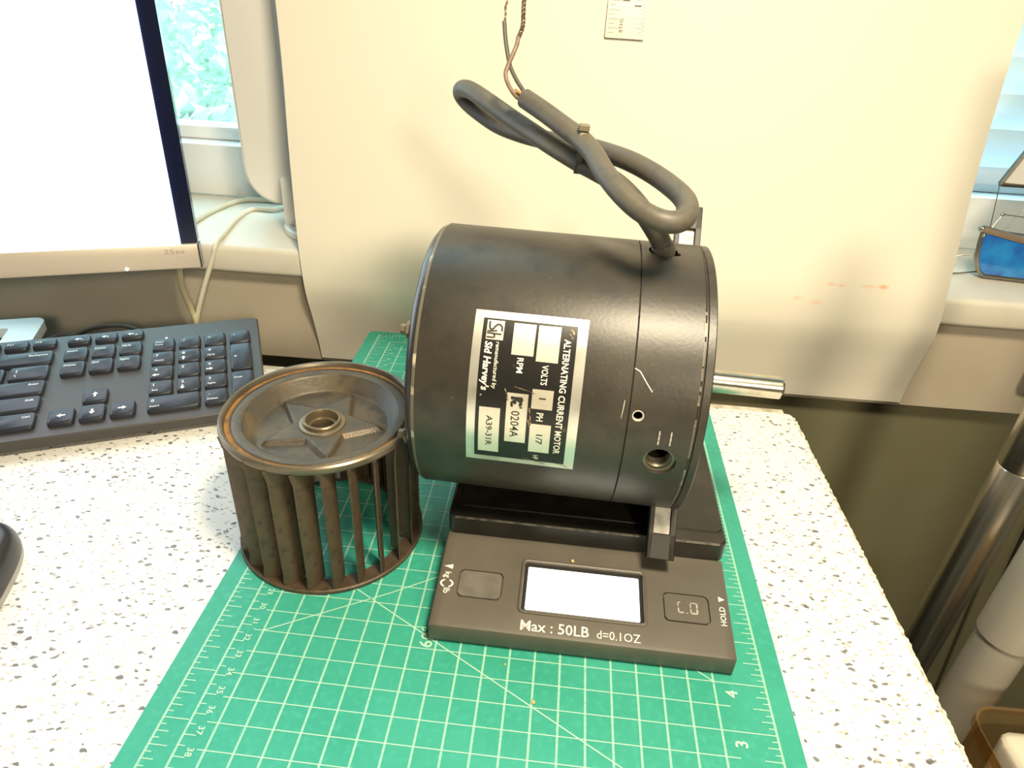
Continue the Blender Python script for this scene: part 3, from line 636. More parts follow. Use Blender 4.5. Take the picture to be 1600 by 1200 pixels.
add_text(bm, '0204A', FN, 45.8, 21.3, wd=14.1, h=4.0, bold=0.005); add_text(bm, 'A39-31R', FN, 49.5, 9.8, wd=17.0, h=2.9, bold=0.012)
add_text(bm, 'K', FN, 38.9, 21.0, wd=4.3, h=4.8, bold=0.06); add_text(bm, "'", FN, 43.6, 23.0, h=3.0, bold=0.04)
for (u, v, r_) in ((39.6, 21.4, 0.8), (40.2, 25.6, 0.9), (41.6, 22.6, 0.9), (43.2, 21.3, 0.7), (42.6, 25.2, 0.8)):
    bm.faces.new([bm.verts.new(FN(u+r_*1.1*math.cos(t*PI/5), v+r_*math.sin(t*PI/5))) for t in range(10)])
obj('black_lettering', bm, MT['ink'], plate, smooth=False)
bm = B(); add_text(bm, '1650', FN, 9.4, 22.0, wd=8.0, h=2.7); add_text(bm, '115', FN, 10.6, 34.2, wd=6.2, h=2.8); obj('faint_lettering', bm, MT['faint_ink'], plate, smooth=False)
# interlaced monogram of the maker, cut dark into the pale square
bm = B()
def stroke(pts, wd, b_=bm, h=0.00046):
    F = np_fn(h); P = spline([(p[0], p[1], 0) for p in pts], 5); pr = []
    for i, p in enumerate(P):
        t = (P[min(i+1, len(P)-1)]-P[max(i-1, 0)]).normalized(); n = Vector((-t.y, t.x, 0))*wd/2
        pr.append((b_.verts.new(F(p.x-n.x, p.y-n.y)), b_.verts.new(F(p.x+n.x, p.y+n.y))))
    for A, D in zip(pr[:-1], pr[1:]): b_.faces.new((A[0], D[0], D[1], A[1]))
stroke([(9.6, 13.4), (7.4, 13.2), (6.4, 11.6), (7.4, 10.2), (8.6, 9.4), (9.0, 8.2), (7.8, 7.6), (5.2, 7.5)], 0.95)
stroke([(9.4, 11.2), (9.8, 9.0), (9.9, 6.6)], 0.8); stroke([(11.0, 13.4), (10.9, 10.4), (10.8, 6.6)], 0.8); stroke([(10.9, 9.2), (11.6, 10.2), (12.6, 10.0), (12.7, 8.4), (12.7, 6.6)], 0.8)
obj('monogram', bm, MT['ink'], plate, smooth=False)
SCUFF = mat('scuffed_foil', (0.30, 0.22, 0.11), 0.5, 0.2, var=(500, (0.05, 0.04, 0.03), 0.45, 0.6))    # torn, browned scars across the plate
for (u, v, l_, a_, s_) in ((34.2, 22, 12, 0.2, 0.7), (35.5, 17.5, 6, 1.2, 1.2), (43.5, 29.5, 9, 1.4, 1.0), (49.5, 29.3, 4, 1.3, 1.3), (72.5, 28, 14, 0.2, 0.6), (73.5, 44, 8, 0.3, 0.6), (5.5, 45, 3, 0.8, 1.6), (7.5, 44.6, 3, 0.9, 1.0)):
    bm = B(); stroke([(u, v, 0), (u+l_*0.3*math.sin(a_), v+l_*0.3*math.cos(a_)), (u+l_*0.7*math.sin(a_)*0.8, v+l_*0.55*math.cos(a_)), (u+l_*math.sin(a_), v+l_*0.8*math.cos(a_))], s_*0.55, bm, 0.00048); obj('scuff', bm, SCUFF, plate, smooth=False)
bm = B()
for pts in ([(0.1020, 31), (0.1045, 30), (0.1090, 25), (0.1110, 23)], [(0.0985, 12), (0.0990, 16), (0.0992, 19)]):
    for (s_, a_), (s2, a2) in zip(pts[:-1], pts[1:]):
        quad(bm, [cyl(s_, rad(a_), MR+0.0001), cyl(s2, rad(a2), MR+0.0001), cyl(s2+0.00035, rad(a2+0.3), MR+0.0001), cyl(s_+0.00035, rad(a_+0.3), MR+0.0001)])
for s_ in (0.1168, 0.1222):
    for a_ in range(3, 9, 2):
        quad(bm, [cyl(s_, rad(a_), MR+0.0001), cyl(s_+0.0007, rad(a_), MR+0.0001), cyl(s_+0.0006, rad(a_+1.8), MR+0.0001), cyl(s_+0.0001, rad(a_+1.8), MR+0.0001)])
obj('scratch', bm, MT['raw_metal'], mo, smooth=False)
# power cord with its loop (world coordinates brought into the motor's frame)
bpy.context.view_layer.update(); INV = mo.matrix_world.inverted()
def loc(P): return [INV @ Vector(p) for p in P]
CORD = [(0.2157, 0.2075, 0.172), (0.2157, 0.206, 0.1799), (0.2129, 0.2059, 0.1857), (0.2076, 0.2042, 0.1931), (0.2008, 0.2063, 0.2008), (0.1935, 0.2109, 0.2067), (0.1866, 0.2164, 0.2103), (0.1778, 0.2235, 0.2129), (0.1698, 0.2304, 0.2148), (0.157, 0.2428, 0.2185), (0.1445, 0.2574, 0.2221), (0.1312, 0.2725, 0.2264), (0.1171, 0.288, 0.2314), (0.1064, 0.3011, 0.2343), (0.1008, 0.3097, 0.2334), (0.0991, 0.3157, 0.2301), (0.1018, 0.3166, 0.226), (0.1095, 0.3117, 0.2214), (0.123, 0.3008, 0.2163), (0.1371, 0.2886, 0.2146), (0.1503, 0.2763, 0.2148), (0.1617, 0.2640, 0.2165), (0.1711, 0.2534, 0.2177), (0.1824, 0.2418, 0.218), (0.194, 0.2283, 0.2176), (0.2043, 0.2168, 0.2155), (0.2128, 0.2027, 0.2131), (0.218, 0.1886, 0.2109), (0.2182, 0.1787, 0.2081), (0.2141, 0.1724, 0.2057), (0.2061, 0.1711, 0.2059), (0.1974, 0.1768, 0.208), (0.1887, 0.1874, 0.2124), (0.1816, 0.2007, 0.2174), (0.1764, 0.2142, 0.2224), (0.1697, 0.2259, 0.2266), (0.1606, 0.2361, 0.2304), (0.151, 0.2464, 0.2344), (0.1401, 0.2568, 0.2386)]
cp = loc(CORD); cord = obj('power_cord', tube(spline(cp, 6), 0.0050, 20), MT['rubber'], mo)
gp = spline(cp, 6); bm = B(); ii = 7
add_tube(bm, gp[4:ii+3], lambda t: 0.0060-0.0006*abs(t-0.5), 20); obj('strain_relief', bm, MT['rubber'], mo)
W1 = [(0.1401, 0.2568, 0.2386), (0.136, 0.2569, 0.239), (0.1312, 0.2608, 0.2437), (0.129, 0.2638, 0.2487), (0.13, 0.2663, 0.2528), (0.1317, 0.2678, 0.257), (0.1336, 0.2708, 0.2619), (0.1342, 0.2732, 0.2657)]
T1 = [(0.1342, 0.2732, 0.2657), (0.1348, 0.2737, 0.2666), (0.1361, 0.2764, 0.2709), (0.1359, 0.2797, 0.2763), (0.1357, 0.2834, 0.2823), (0.136, 0.2878, 0.2895)]
W2 = [(0.1401, 0.2568, 0.2386), (0.139, 0.2619, 0.2412), (0.1348, 0.2659, 0.246), (0.1312, 0.2701, 0.2512), (0.1293, 0.2731, 0.2563), (0.1272, 0.2779, 0.2643), (0.1259, 0.2824, 0.2718)]
T2 = [(0.1259, 0.2824, 0.2718), (0.1263, 0.2841, 0.2744), (0.1259, 0.2865, 0.2784), (0.1267, 0.2885, 0.2816), (0.1265, 0.292, 0.2874)]
obj('wire', tube(spline(loc(W1), 5), 0.00115, 10), MT['wire_brown'], cord)['label'] = 'brown cotton-faded wire'
obj('wire', tube(spline(loc(W2), 5), 0.00115, 10), MT['wire_dark'], cord)['label'] = 'dark grey wire'
def twist(P, r, k, turns, wr):
    S = spline(P, 8); bm = B(); N = len(S)
    for q in range(k):
        path = []
        for i, p in enumerate(S):
            t = (S[min(i+1, N-1)]-S[max(i-1, 0)]).normalized(); a_ = t.orthogonal().normalized(); b_ = t.cross(a_); ph = 2*PI*(q/k+turns*i/N)
            rr = r*min(1, i/5+0.15); path.append(p+a_*rr*math.cos(ph)+b_*rr*math.sin(ph))
        add_tube(bm, path, wr, 6)
    return bm
obj('copper_strand', twist(loc(T1), 0.00075, 3, 5, 0.00055), MT['copper'], cord); obj('copper_strand', twist(loc(T2), 0.0003, 2, 3, 0.0004), MT['copper'], cord)
bm = B(); rnd = random.Random(5); P0 = loc([(0.1401, 0.2568, 0.2386)])[0]; D0 = (cp[-1]-cp[-2]).normalized()
for i in range(16):
    q = P0-D0*0.002+Vector((rnd.uniform(-1, 1), rnd.uniform(-1, 1), rnd.uniform(-1, 1)))*0.0022; add_tube(bm, [q, q+D0*rnd.uniform(0.004, 0.0075)+Vector((rnd.uniform(-1, 1), rnd.uniform(-1, 1), rnd.uniform(-1, 1)))*0.0012], 0.0006, 5)
pf = obj('paper_filler', bm, MT['paper'], cord)
# wire tie round the three runs of cord
cC, cA, cBk = loc([(0.1697, 0.2259, 0.2266), (0.1698, 0.2304, 0.2148), (0.1711, 0.2534, 0.2177)])
vw = (INV.to_3x3() @ (up*0.98+rt*0.12)).normalized(); dp = (INV.to_3x3() @ fw).normalized(); dp = (dp-vw*dp.dot(vw)).normalized(); ax_ = vw.cross(dp).normalized()
mid = (cC+cA+cBk)/3; cen = [c_-ax_*(c_-mid).dot(ax_) for c_ in (cC, cA, cBk)]
bm = B(); RV = []; N = 64
for i in range(N):
    t = 2*PI*i/N; d_ = vw*math.cos(t)+dp*math.sin(t); c_ = max(cen, key=lambda q: q.dot(d_)); RV.append([bm.verts.new(c_+d_*(0.0052+h_)+ax_*s_*0.0016) for s_, h_ in ((-1, 0), (1, 0), (1, 0.0009), (-1, 0.0009))])
for i in range(N):
    A, D = RV[i], RV[(i+1) % N]
    for k in range(4): bm.faces.new((A[k], A[(k+1) % 4], D[(k+1) % 4], D[k]))
bmesh.ops.recalc_face_normals(bm, faces=bm.faces)
tie = obj('cable_tie', bm, MT['rubber'], cord)
hd = cen[0]+vw*0.0035-dp*0.0058
bm = B(); add_box(bm, -0.0026, 0.0026, -0.0022, 0.0022, -0.0016, 0.0016, bev=0.0005, seg=1, M=Matrix.Translation(hd) @ ax_.to_track_quat('X', 'Z').to_matrix().to_4x4())
obj('tie_head', bm, mat('dusty_tie', (0.15, 0.13, 0.08), 0.55), cord)

# ------------------------------------------------------------------ blower wheel
fan = thing('blower_wheel', 'rusty brown squirrel-cage blower wheel standing on the mat left of the motor', 'fan wheel', (0.0419, 0.1791, 0.0), rad(-4))
FR, FH = 0.0529, 0.0868
bm = B(); add_lathe(bm, [(FH-0.0046, FR-0.0034), (FH-0.0046, FR-0.0012), (FH-0.0040, FR-0.0003), (FH-0.0024, FR), (FH-0.0008, FR-0.0003), (FH, FR-0.0013), (FH-0.0003, FR-0.0023), (FH-0.0014, FR-0.0031), (FH-0.0034, FR-0.0034)], 96, close=True); obj('rolled_rim', bm, MT['fan_rim'], fan)
bm = B(); add_lathe(bm, [(FH-0.0030, FR-0.0030), (FH-0.0034, FR-0.0046), (FH-0.0028, FR-0.0060)], 96); obj('rust_groove', bm, MT['rust'], fan)
# dished plate with a raised five-pointed star
NS, FL = 160, FH-0.0125
bm = B(); rings = []
radii = [0.0470, 0.0450, 0.0418, 0.0408, 0.0398, 0.0376, 0.0366]+[0.0350-0.0011*i for i in range(22)]
def plate_z(r, th):
    if r > 0.0445: return FH-0.0027
    if r > 0.0414: return FH-0.0028
    if r > 0.0362:
        t = (0.0414-r)/0.0052; t = t*t*(3-2*t); return FH-0.0028-t*(FH-0.0028-FL)
    ph = ((th-rad(7)) % (2*PI/5)); ph = min(ph, 2*PI/5-ph)          # 0 at a tip
    Rt, Rv, be = 0.0335, 0.0165, PI/5                                 # star edge between tip and valley
    x1, y1, x2, y2 = Rt, 0, Rv*math.cos(be), Rv*math.sin(be)
    den = (x2-x1)*math.sin(ph)-(y2-y1)*math.cos(ph); rs = ((x2-x1)*y1-(y2-y1)*x1)/den if abs(den) > 1e-9 else Rt
    k = max(0, min(1, (rs-r)/0.0022+0.5)); k = k*k*(3-2*k)
    return FL+0.0027*k
for r in radii:
    rings.append([bm.verts.new((r*math.cos(2*PI*i/NS), r*math.sin(2*PI*i/NS), plate_z(r, 2*PI*i/NS))) for i in range(NS)])
for A, D in zip(rings[:-1], rings[1:]):
    for i in range(NS): bm.faces.new((A[i], A[(i+1) % NS], D[(i+1) % NS], D[i]))
un = [[bm.verts.new((r*math.cos(2*PI*i/NS), r*math.sin(2*PI*i/NS), z)) for i in range(NS)] for r, z in ((0.0470, FH-0.0036), (0.0402, FH-0.0040), (0.0362, FL-0.0012), (radii[-1], FL-0.0012))]
for A, D in zip(un[:-1], un[1:]):
    for i in range(NS): bm.faces.new((D[i], D[(i+1) % NS], A[(i+1) % NS], A[i]))
for i in range(NS):
    bm.faces.new((un[0][i], un[0][(i+1) % NS], rings[0][(i+1) % NS], rings[0][i])); bm.faces.new((rings[-1][i], rings[-1][(i+1) % NS], un[-1][(i+1) % NS], un[-1][i]))
bmesh.ops.recalc_face_normals(bm, faces=bm.faces)
for f_ in bm.faces: f_.smooth = True
obj('end_plate', bm, MT['fan'], fan, smooth=False)
bm = B(); add_lathe(bm, [(FL-0.016, 0.0128), (FL+0.0026, 0.0128), (FL+0.0034, 0.0124), (FL+0.0037, 0.0112), (FL+0.0037, 0.0104), (FL+0.0054, 0.0103), (FL+0.0058, 0.0098), (FL+0.0058, 0.0089), (FL+0.0050, 0.0085), (FL+0.0010, 0.0083), (FL+0.0008, 0.0066), (FL-0.002, 0.0063), (FL-0.016, 0.0063)], 48, close=True); obj('hub', bm, MT['hub'], fan)
bm = B(); add_lathe(bm, [(0.0002, FR-0.0095), (0.0002, FR+0.0001), (0.0010, FR+0.0006), (0.0024, FR+0.0005), (0.0030, FR-0.0003), (0.0026, FR-0.0012), (0.0022, FR-0.0095)], 96, close=True); obj('bottom_ring', bm, MT['blade'], fan)
def blade_bm():
    b_ = B(); nz, nr = 10, 5; chord = 0.0128; front = []; back = []
    for k in range(nz+1):
        t = k/nz; z = 0.0024+(FH-0.0066)*t; row = []; row2 = []
        ext = max(0, (t-0.93)/0.07)**2*0.0030+max(0, (0.05-t)/0.05)**2*0.0012
        for i in range(nr+1):
            q = i/nr; c_ = -ext*0.6+q*(chord+ext*0.6); ca = rad(-27); bow = 0.0021*math.sin(q*PI)
            # outer end sits near the rim, the blade runs inwards from there
            x = (FR-0.0012)-c_*math.cos(ca)-bow*math.sin(ca); y = -c_*math.sin(ca)*1.0+bow*math.cos(ca)
            row.append(b_.verts.new((x, y, z))); row2.append(b_.verts.new((x+0.0004, y+0.0007, z)))
        front.append(row); back.append(row2)
    for k in range(nz):
        for i in range(nr):
            b_.faces.new((front[k][i], front[k][i+1], front[k+1][i+1], front[k+1][i])); b_.faces.new((back[k][i], back[k+1][i], back[k+1][i+1], back[k][i+1]))
        b_.faces.new((front[k][0], front[k+1][0], back[k+1][0], back[k][0])); b_.faces.new((front[k][nr], back[k][nr], back[k+1][nr], front[k+1][nr]))
    for k in (0, nz): b_.faces.new([*front[k], *back[k][::-1]])
    bmesh.ops.recalc_face_normals(b_, faces=b_.faces); return b_
b0 = obj('blade', blade_bm(), MT['blade'], fan, rot=(0, 0, rad(-89+4)))
for i in range(1, 24):
    b_ = b0.copy(); C.objects.link(b_); b_.rotation_euler = (0, 0, rad(-89+4+15*i))

# ------------------------------------------------------------------ keyboard
U = 0.01905
KQ = dict(o=(-0.1505, 0.3378, 0.0242), yaw=0.4376-rad(1.5), pit=0.1103)
o_ = Vector(KQ['o']); ca, sa = math.cos(MA), math.sin(MA); o_ = Vector((o_.x*ca-o_.y*sa, o_.x*sa+o_.y*ca, o_.z))
kb = thing('computer_keyboard', 'black computer keyboard with white legends on the desk below the monitor', 'keyboard', o_, 0)
kb.rotation_euler = (KQ['pit'], 0, KQ['yaw'])
KX0, KX1, KY0, KY1 = -19.3*U, 3.80*U, -4.92*U, 1.72*U
bm = B(); add_prism(bm, rrect(KX0, KX1, KY0, KY1, 0.004), -0.0115, -0.0045); add_prism(bm, rrect(KX0, KX1, KY0, KY1, 0.004), -0.0045, -0.0035, inset=0.0010)
obj('keyboard_case', bm, MT['kb'], kb)
for x in (KX0+0.05, KX1-0.05):
    obj('folding_foot', box(x-0.016, x+0.016, KY1-0.028, KY1-0.016, -0.0215, -0.0112, bev=0.001), MT['kb'], kb)
_km = {}
def key(cx, cy, wd=1.0, hd=1.0, legend=None):
    k_ = (round(wd, 3), round(hd, 3))
    hx, hy = (wd*U-0.0028)/2, (hd*U-0.0028)/2
    if k_ not in _km:
        b_ = B(); P = rrect(-hx, hx, -hy, hy, 0.0022, 3); Pt = rrect(-hx+0.0008, hx-0.0008, -hy+0.0012, hy-0.0005, 0.0018, 3); Pm = rrect(-hx+0.0003, hx-0.0003, -hy+0.0005, hy-0.0002, 0.0021, 3)
        L0 = [b_.verts.new((*p, -0.0036)) for p in P]; L1 = [b_.verts.new((*p, -0.0006)) for p in Pm]; L2 = [b_.verts.new((*p, 0.0)) for p in Pt]; n = len(P)
        for A, D in ((L0, L1), (L1, L2)):
            for i in range(n): b_.faces.new((A[i], A[(i+1) % n], D[(i+1) % n], D[i]))
        b_.faces.new(L2); b_.faces.new(L0[::-1]); sharpen(b_, 0.9); me = bpy.data.meshes.new('key'); b_.to_mesh(me); b_.free(); me.materials.append(MT['keycap']); _km[k_] = me
    o = bpy.data.objects.new('key', _km[k_]); C.objects.link(o); o.parent = kb; o.location = (cx*U, cy*U, 0)
    if legend:
        b_ = B(); fn = lambda x, y: (x, y, 0.00015)
        for (s_, ax_x, ay, h) in legend:
            if s_ in '<>^v' and len(s_) == 1:
                d = {'<': (-1, 0), '>': (1, 0), '^': (0, 1), 'v': (0, -1)}[s_]; x0, y0 = ax_x*hx, ay*hy; px, py = -d[1], d[0]; q = h
                b_.faces.new([b_.verts.new(fn(x0+d[0]*q*0.6+px*j, y0+d[1]*q*0.6+py*j)) if False else b_.verts.new(fn(x0+a1*d[0]+b1*px, y0+a1*d[1]+b1*py)) for a1, b1, j in ((q*0.6, 0, 0), (0, q*0.45, 0), (0, q*0.16, 0), (-q*0.6, q*0.16, 0), (-q*0.6, -q*0.16, 0), (0, -q*0.16, 0), (0, -q*0.45, 0))])
            else:
                add_text(b_, s_, fn, ax_x*hx, ay*hy, h=h, bold=0.02, align='r' if ax_x > 0.5 else ('l' if ax_x < -0.5 else 'c'))
        obj('legend', b_, MT['legend'], o, smooth=False)
NUM = {(0, -1): '7', (1, -1): '8', (2, -1): '9', (0, -2): '4', (1, -2): '5', (2, -2): '6', (0, -3): '1', (1, -3): '2', (2, -3): '3'}
SUB = {'7': 'Home', '8': '^', '9': 'PgUp', '4': '<', '6': '>', '1': 'End', '2': 'v', '3': 'PgDn'}
key(0, 0, legend=[('Num', -0.72, 0.28, 0.0020), ('Lock', -0.72, -0.16, 0.0020)]); key(1, 0, legend=[('/', -0.5, 0.1, 0.0030)]); key(2, 0, legend=[('*', -0.5, -0.1, 0.0042)]); key(3, 0, legend=[('-', -0.5, 0.2, 0.0034)])
for (x, y), n in NUM.items():
    lg = [(n, -0.62, 0.22, 0.0030)]
    if n in SUB: lg.append((SUB[n], -0.68 if len(SUB[n]) > 1 else -0.5, -0.52 if len(SUB[n]) > 1 else -0.42, 0.0018 if len(SUB[n]) > 1 else 0.0042))
    key(x, y, legend=lg)
key(3, -1.5, 1, 2, [('+', -0.5, -0.08, 0.0032)]); key(3, -3.5, 1, 2, [('Enter', -0.72, 0.5, 0.0020)])
key(0.5, -4, 2, 1, [('0', -0.85, 0.20, 0.0030), ('Insert', -0.88, -0.52, 0.0019)]); key(2, -4, legend=[('.', -0.62, 0.25, 0.0034), ('Delete', -0.74, -0.52, 0.0019)])
key(-2.25, -3, legend=[('^', 0, 0.1, 0.0046)]); key(-3.25, -4, legend=[('<', 0, 0, 0.0046)]); key(-2.25, -4, legend=[('v', 0, 0, 0.0046)]); key(-1.25, -4, legend=[('>', 0, 0, 0.0046)])
for x, y, s_ in ((-3.25, 0, 'Insert'), (-2.25, 0, 'Home'), (-1.25, 0, 'PgUp'), (-3.25, -1, 'Delete'), (-2.25, -1, 'End'), (-1.25, -1, 'PgDn')): key(x, y, legend=[(s_, -0.74, 0.32, 0.0021)])
for x, lg in ((-3.25, [('<', -0.1, 0, 0.0040), ('x', 0.3, -0.3, 0.0018)]), (-2.25, [('<', -0.1, 0, 0.0040), (')', 0.2, -0.4, 0.002)]), (-1.25, [('<', -0.15, 0, 0.0040), ('))', 0.35, -0.4, 0.002)])): key(x, 1.05, 1, 0.72, lg)
for x, s_ in ((-4.5, 'F12'), (-5.5, 'F11'), (-6.5, 'F10')): key(x, 1.05, 1, 0.72, [(s_, -0.5 if s_ != 'F10' else -0.6, 0.0, 0.0022)])
key(-5.0, 0, 2, 1, [('Backspace', 0.80, 0.25, 0.0021)]); key(-6.5, 0, legend=[('+', -0.6, 0.25, 0.0026), ('=', -0.6, -0.5, 0.0026)]); key(-7.5, 0, legend=[('_', -0.6, 0.25, 0.0026)])
key(-4.75, -1, 1.5, 1, [('|', -0.62, 0.2, 0.0030), ('\\', -0.68, -0.5, 0.0030)]); key(-6.0, -1, legend=[('}', -0.6, 0.2, 0.0026), (']', -0.6, -0.5, 0.0026)]); key(-7.0, -1, legend=[('{', -0.6, 0.2, 0.0026)])
key(-5.125, -2, 2.25, 1, [('Enter', 0.82, 0.28, 0.0021)]); key(-6.75, -2, legend=[('"', -0.6, 0.1, 0.0026)]); key(-5.375, -3, 2.75, 1, [('Shift', 0.84, 0.28, 0.0021)]); key(-7.25, -3, legend=[('?', -0.6, 0.2, 0.0026)])
key(-4.75, -4, 1.5, 1, [('Ctrl', 0.74, 0.28, 0.0021)]); key(-6.125, -4, 1.25, 1, [('Fn', -0.6, 0.2, 0.0021)])
def letter(t): return [(t, -0.6, 0.1, 0.0030)]
for i, t in enumerate('`1234567890'): key(-18.5+i, 0, legend=letter(t))
for i, t in enumerate('QWERTYUIOP'): key(-17+i, -1, legend=letter(t))
for i, t in enumerate('ASDFGHJKL;'): key(-16.75+i, -2, legend=letter(t))
for i, t in enumerate('ZXCVBNM,.'): key(-16.25+i, -3, legend=letter(t))
for x, y, wd, t in ((-18.25, -1, 1.5, 'Tab'), (-18.125, -2, 1.75, 'Caps'), (-17.875, -3, 2.25, 'Shift'), (-18.25, -4, 1.5, 'Ctrl'), (-15.625, -4, 1.25, 'Alt'), (-7.75, -4, 2.0, 'Alt')): key(x, y, wd, 1, [(t, -0.7, 0.25, 0.0021)])
key(-16.875, -4, 1.25, 1); key(-11.875, -4, 6.25, 1)
for x, t in ((-18.5, 'Esc'), (-16.5, 'F1'), (-15.5, 'F2'), (-14.5, 'F3'), (-13.5, 'F4'), (-12, 'F5'), (-11, 'F6'), (-10, 'F7'), (-9, 'F8'), (-7.5, 'F9')): key(x, 1.05, 1, 0.72, [(t, -0.5, 0.0, 0.0022)])
bm = B()
add_text(bm, '1', lambda x, y: (x, y, -0.0033), 0.05*U, 0.86*U, h=0.0018, align='c'); add_text(bm, 'A', lambda x, y: (x, y, -0.0033), 1.05*U, 0.86*U, h=0.0018, align='c'); add_text(bm, 'T', lambda x, y: (x, y, -0.0033), 2.05*U, 0.86*U, h=0.0018, align='c')
obj('indicator_marks', bm, MT['worn_print'], kb, smooth=False)
bm = B(); add_lathe(bm, [(-0.0036, 0.0008), (-0.0030, 0.0008), (-0.0028, 0)], 12, M=Matrix.Translation((0.05*U, 0.70*U, 0))); obj('indicator_led', bm, MT['led'], kb)
bpy.context.view_layer.update(); KI = kb.matrix_world.inverted()
obj('keyboard_cable', tube(spline([KI @ Vector(p) for p in [(-0.262, 0.352, 0.006), (-0.266, 0.385, -0.002), (-0.2581, 0.40, -0.0068), (-0.2381, 0.40, 0.0014), (-0.2137, 0.40, 0.0053), (-0.1971, 0.40, 0.0016), (-0.1898, 0.402, -0.0048), (-0.184, 0.405, -0.05), (-0.185, 0.41, -0.3)]], 6), 0.0017, 10), MT['cable_black'], kb)

# ------------------------------------------------------------------ monitor on the left
MY = rad(20); mon = thing('monitor', 'large flat monitor with a glowing white screen and silver lower bezel', 'monitor', (-0.118, 0.38, -0.0018), MY)
MW, MH, TI = 0.565, 0.342, rad(6)
MZ = 0.0783
def tilt(b_):
    bmesh.ops.transform(b_, matrix=Matrix.Translation((0, 0, MZ)) @ Matrix.Rotation(-TI, 4, 'X'), verts=b_.verts); return b_
bm = B(); add_prism(bm, rrect(-MW, 0.0, 0.0195, MH, 0.002, 3), -0.010, 0.0)
bmesh.ops.transform(bm, matrix=Matrix(((1, 0, 0, 0), (0, 0, -1, 0), (0, 1, 0, 0), (0, 0, 0, 1))), verts=bm.verts)
obj('bezel', tilt(bm), MT['bezel'], mon)
bm = B(); add_box(bm, -MW, 0.0, -0.0028, 0.010, 0.0, 0.0195, bev=0.0012, seg=2); chin = obj('chin', tilt(bm), MT['silver'], mon); chin['label'] = 'silver lower bezel'
bm = B(); add_box(bm, -0.0004, 0.0006, -0.0029, 0.0095, 0.0004, 0.0190); obj('end_cap', tilt(bm), MT['bezel'], mon)
bm = B(); add_box(bm, -MW+0.0115, -0.0125, -0.0022, 0.002, 0.0200, MH-0.0115); obj('screen', tilt(bm), MT['screen'], mon)['label'] = 'blank white lit screen'
bm = B(); add_text(bm, '25es', lambda x, y: (x, -0.0030, y), -0.0105, 0.0125, h=0.0036, align='r', bold=0.0, wd=0.0150); obj('model_print', tilt(bm), MT['silver_print'], chin, smooth=False)
bm = B(); add_lathe(bm, [(0.0, 0.0013), (0.0006, 0.0010), (0.0008, 0)], 14, M=Matrix.Translation((-0.0540, -0.0028, 0.0022)) @ Matrix.Rotation(rad(90), 4, 'X')); obj('power_led', tilt(bm), MT['led'], chin)
bm = B(); add_box(bm, -MW+0.10, -0.10, 0.010, 0.028, 0.03, 0.27, bev=0.008, seg=3); obj('back_shell', tilt(bm), MT['dark'], mon)
bm = B(); add_tube(bm, [(-MW/2, 0.026, 0.22), (-MW/2, 0.055, 0.12), (-MW/2, 0.065, 0.006)], 0.016, 16); obj('stand_post', bm, MT['stand'], mon)
bm = B()     # open rectangular foot
outer = rrect(-0.42, -0.146, 0.010, 0.0735, 0.010); inner = rrect(-0.396, -0.170, 0.028, 0.055, 0.003)
for z in (0.0025, 0.0105): pass
vo = [[bm.verts.new((*p, z)) for p in outer] for z in (0.0025, 0.0110)]; vi = [[bm.verts.new((*p, z)) for p in inner] for z in (0.0025, 0.0110)]; n = len(outer)
for i in range(n):
    j = (i+1) % n
    bm.faces.new((vo[0][i], vo[0][j], vo[1][j], vo[1][i])); bm.faces.new((vi[0][j], vi[0][i], vi[1][i], vi[1][j])); bm.faces.new((vo[1][i], vo[1][j], vi[1][j], vi[1][i])); bm.faces.new((vo[0][j], vo[0][i], vi[0][i], vi[0][j]))
obj('stand_base', bm, MT['stand'], mon)
for x, y in ((-0.408, 0.018), (-0.164, 0.018), (-0.408, 0.064), (-0.200, 0.062)): obj('rubber_foot', box(x-0.008, x+0.008, y-0.005, y+0.005, 0.0, 0.0028), MT['dark'], mon)

# ------------------------------------------------------------------ board, ruler
bd = None
rowsB = [(-0.0475, 0.4635, -0.0566, 0.5145), (-0.028, 0.4615, -0.0575, 0.5140), (0.000, 0.4560, -0.0590, 0.5135), (0.025, 0.4500, -0.0604, 0.5125), (0.042, 0.4480, -0.0609, 0.5118), (0.070, 0.4500, -0.0625, 0.5095), (0.110, 0.4590, -0.0655, 0.5080), (0.160, 0.4690, -0.0680, 0.5060), (0.220, 0.4790, -0.0695, 0.5050), (0.290, 0.4880, -0.0725, 0.5040), (0.400, 0.4960, -0.0770, 0.5000), (0.520, 0.5000, -0.0820, 0.4950)]
TK = 0.0016
S_ = spline([(z, y, xl) for z, y, xl, xr in rowsB], 5); S2 = spline([(z, y, xr) for z, y, xl, xr in rowsB], 5)
bm = B(); NXB = 24; F1 = []; F2 = []
for i, (a_, b_) in enumerate(zip(S_, S2)):
    z, y, xl = a_; xr = b_[2]; y = y-0.0018
    F1.append([bm.verts.new((xl+(xr-xl)*j/NXB, y, z+0.0078*(j/NXB)*max(0, 1-abs(z+0.057)/0.02)*0)) for j in range(NXB+1)]); F2.append([bm.verts.new((xl+(xr-xl)*j/NXB, y+TK, z)) for j in range(NXB+1)])
NR = len(F1)
for i in range(NR-1):
    for j in range(NXB): bm.faces.new((F1[i][j], F1[i][j+1], F1[i+1][j+1], F1[i+1][j])); bm.faces.new((F2[i][j], F2[i+1][j], F2[i+1][j+1], F2[i][j+1]))
    bm.faces.new((F1[i][0], F1[i+1][0], F2[i+1][0], F2[i][0])); bm.faces.new((F1[i][NXB], F2[i][NXB], F2[i+1][NXB], F1[i+1][NXB]))
for j in range(NXB): bm.faces.new((F1[0][j], F2[0][j], F2[0][j+1], F1[0][j+1])); bm.faces.new((F1[-1][j], F1[-1][j+1], F2[-1][j+1], F2[-1][j]))
bmesh.ops.recalc_face_normals(bm, faces=bm.faces)
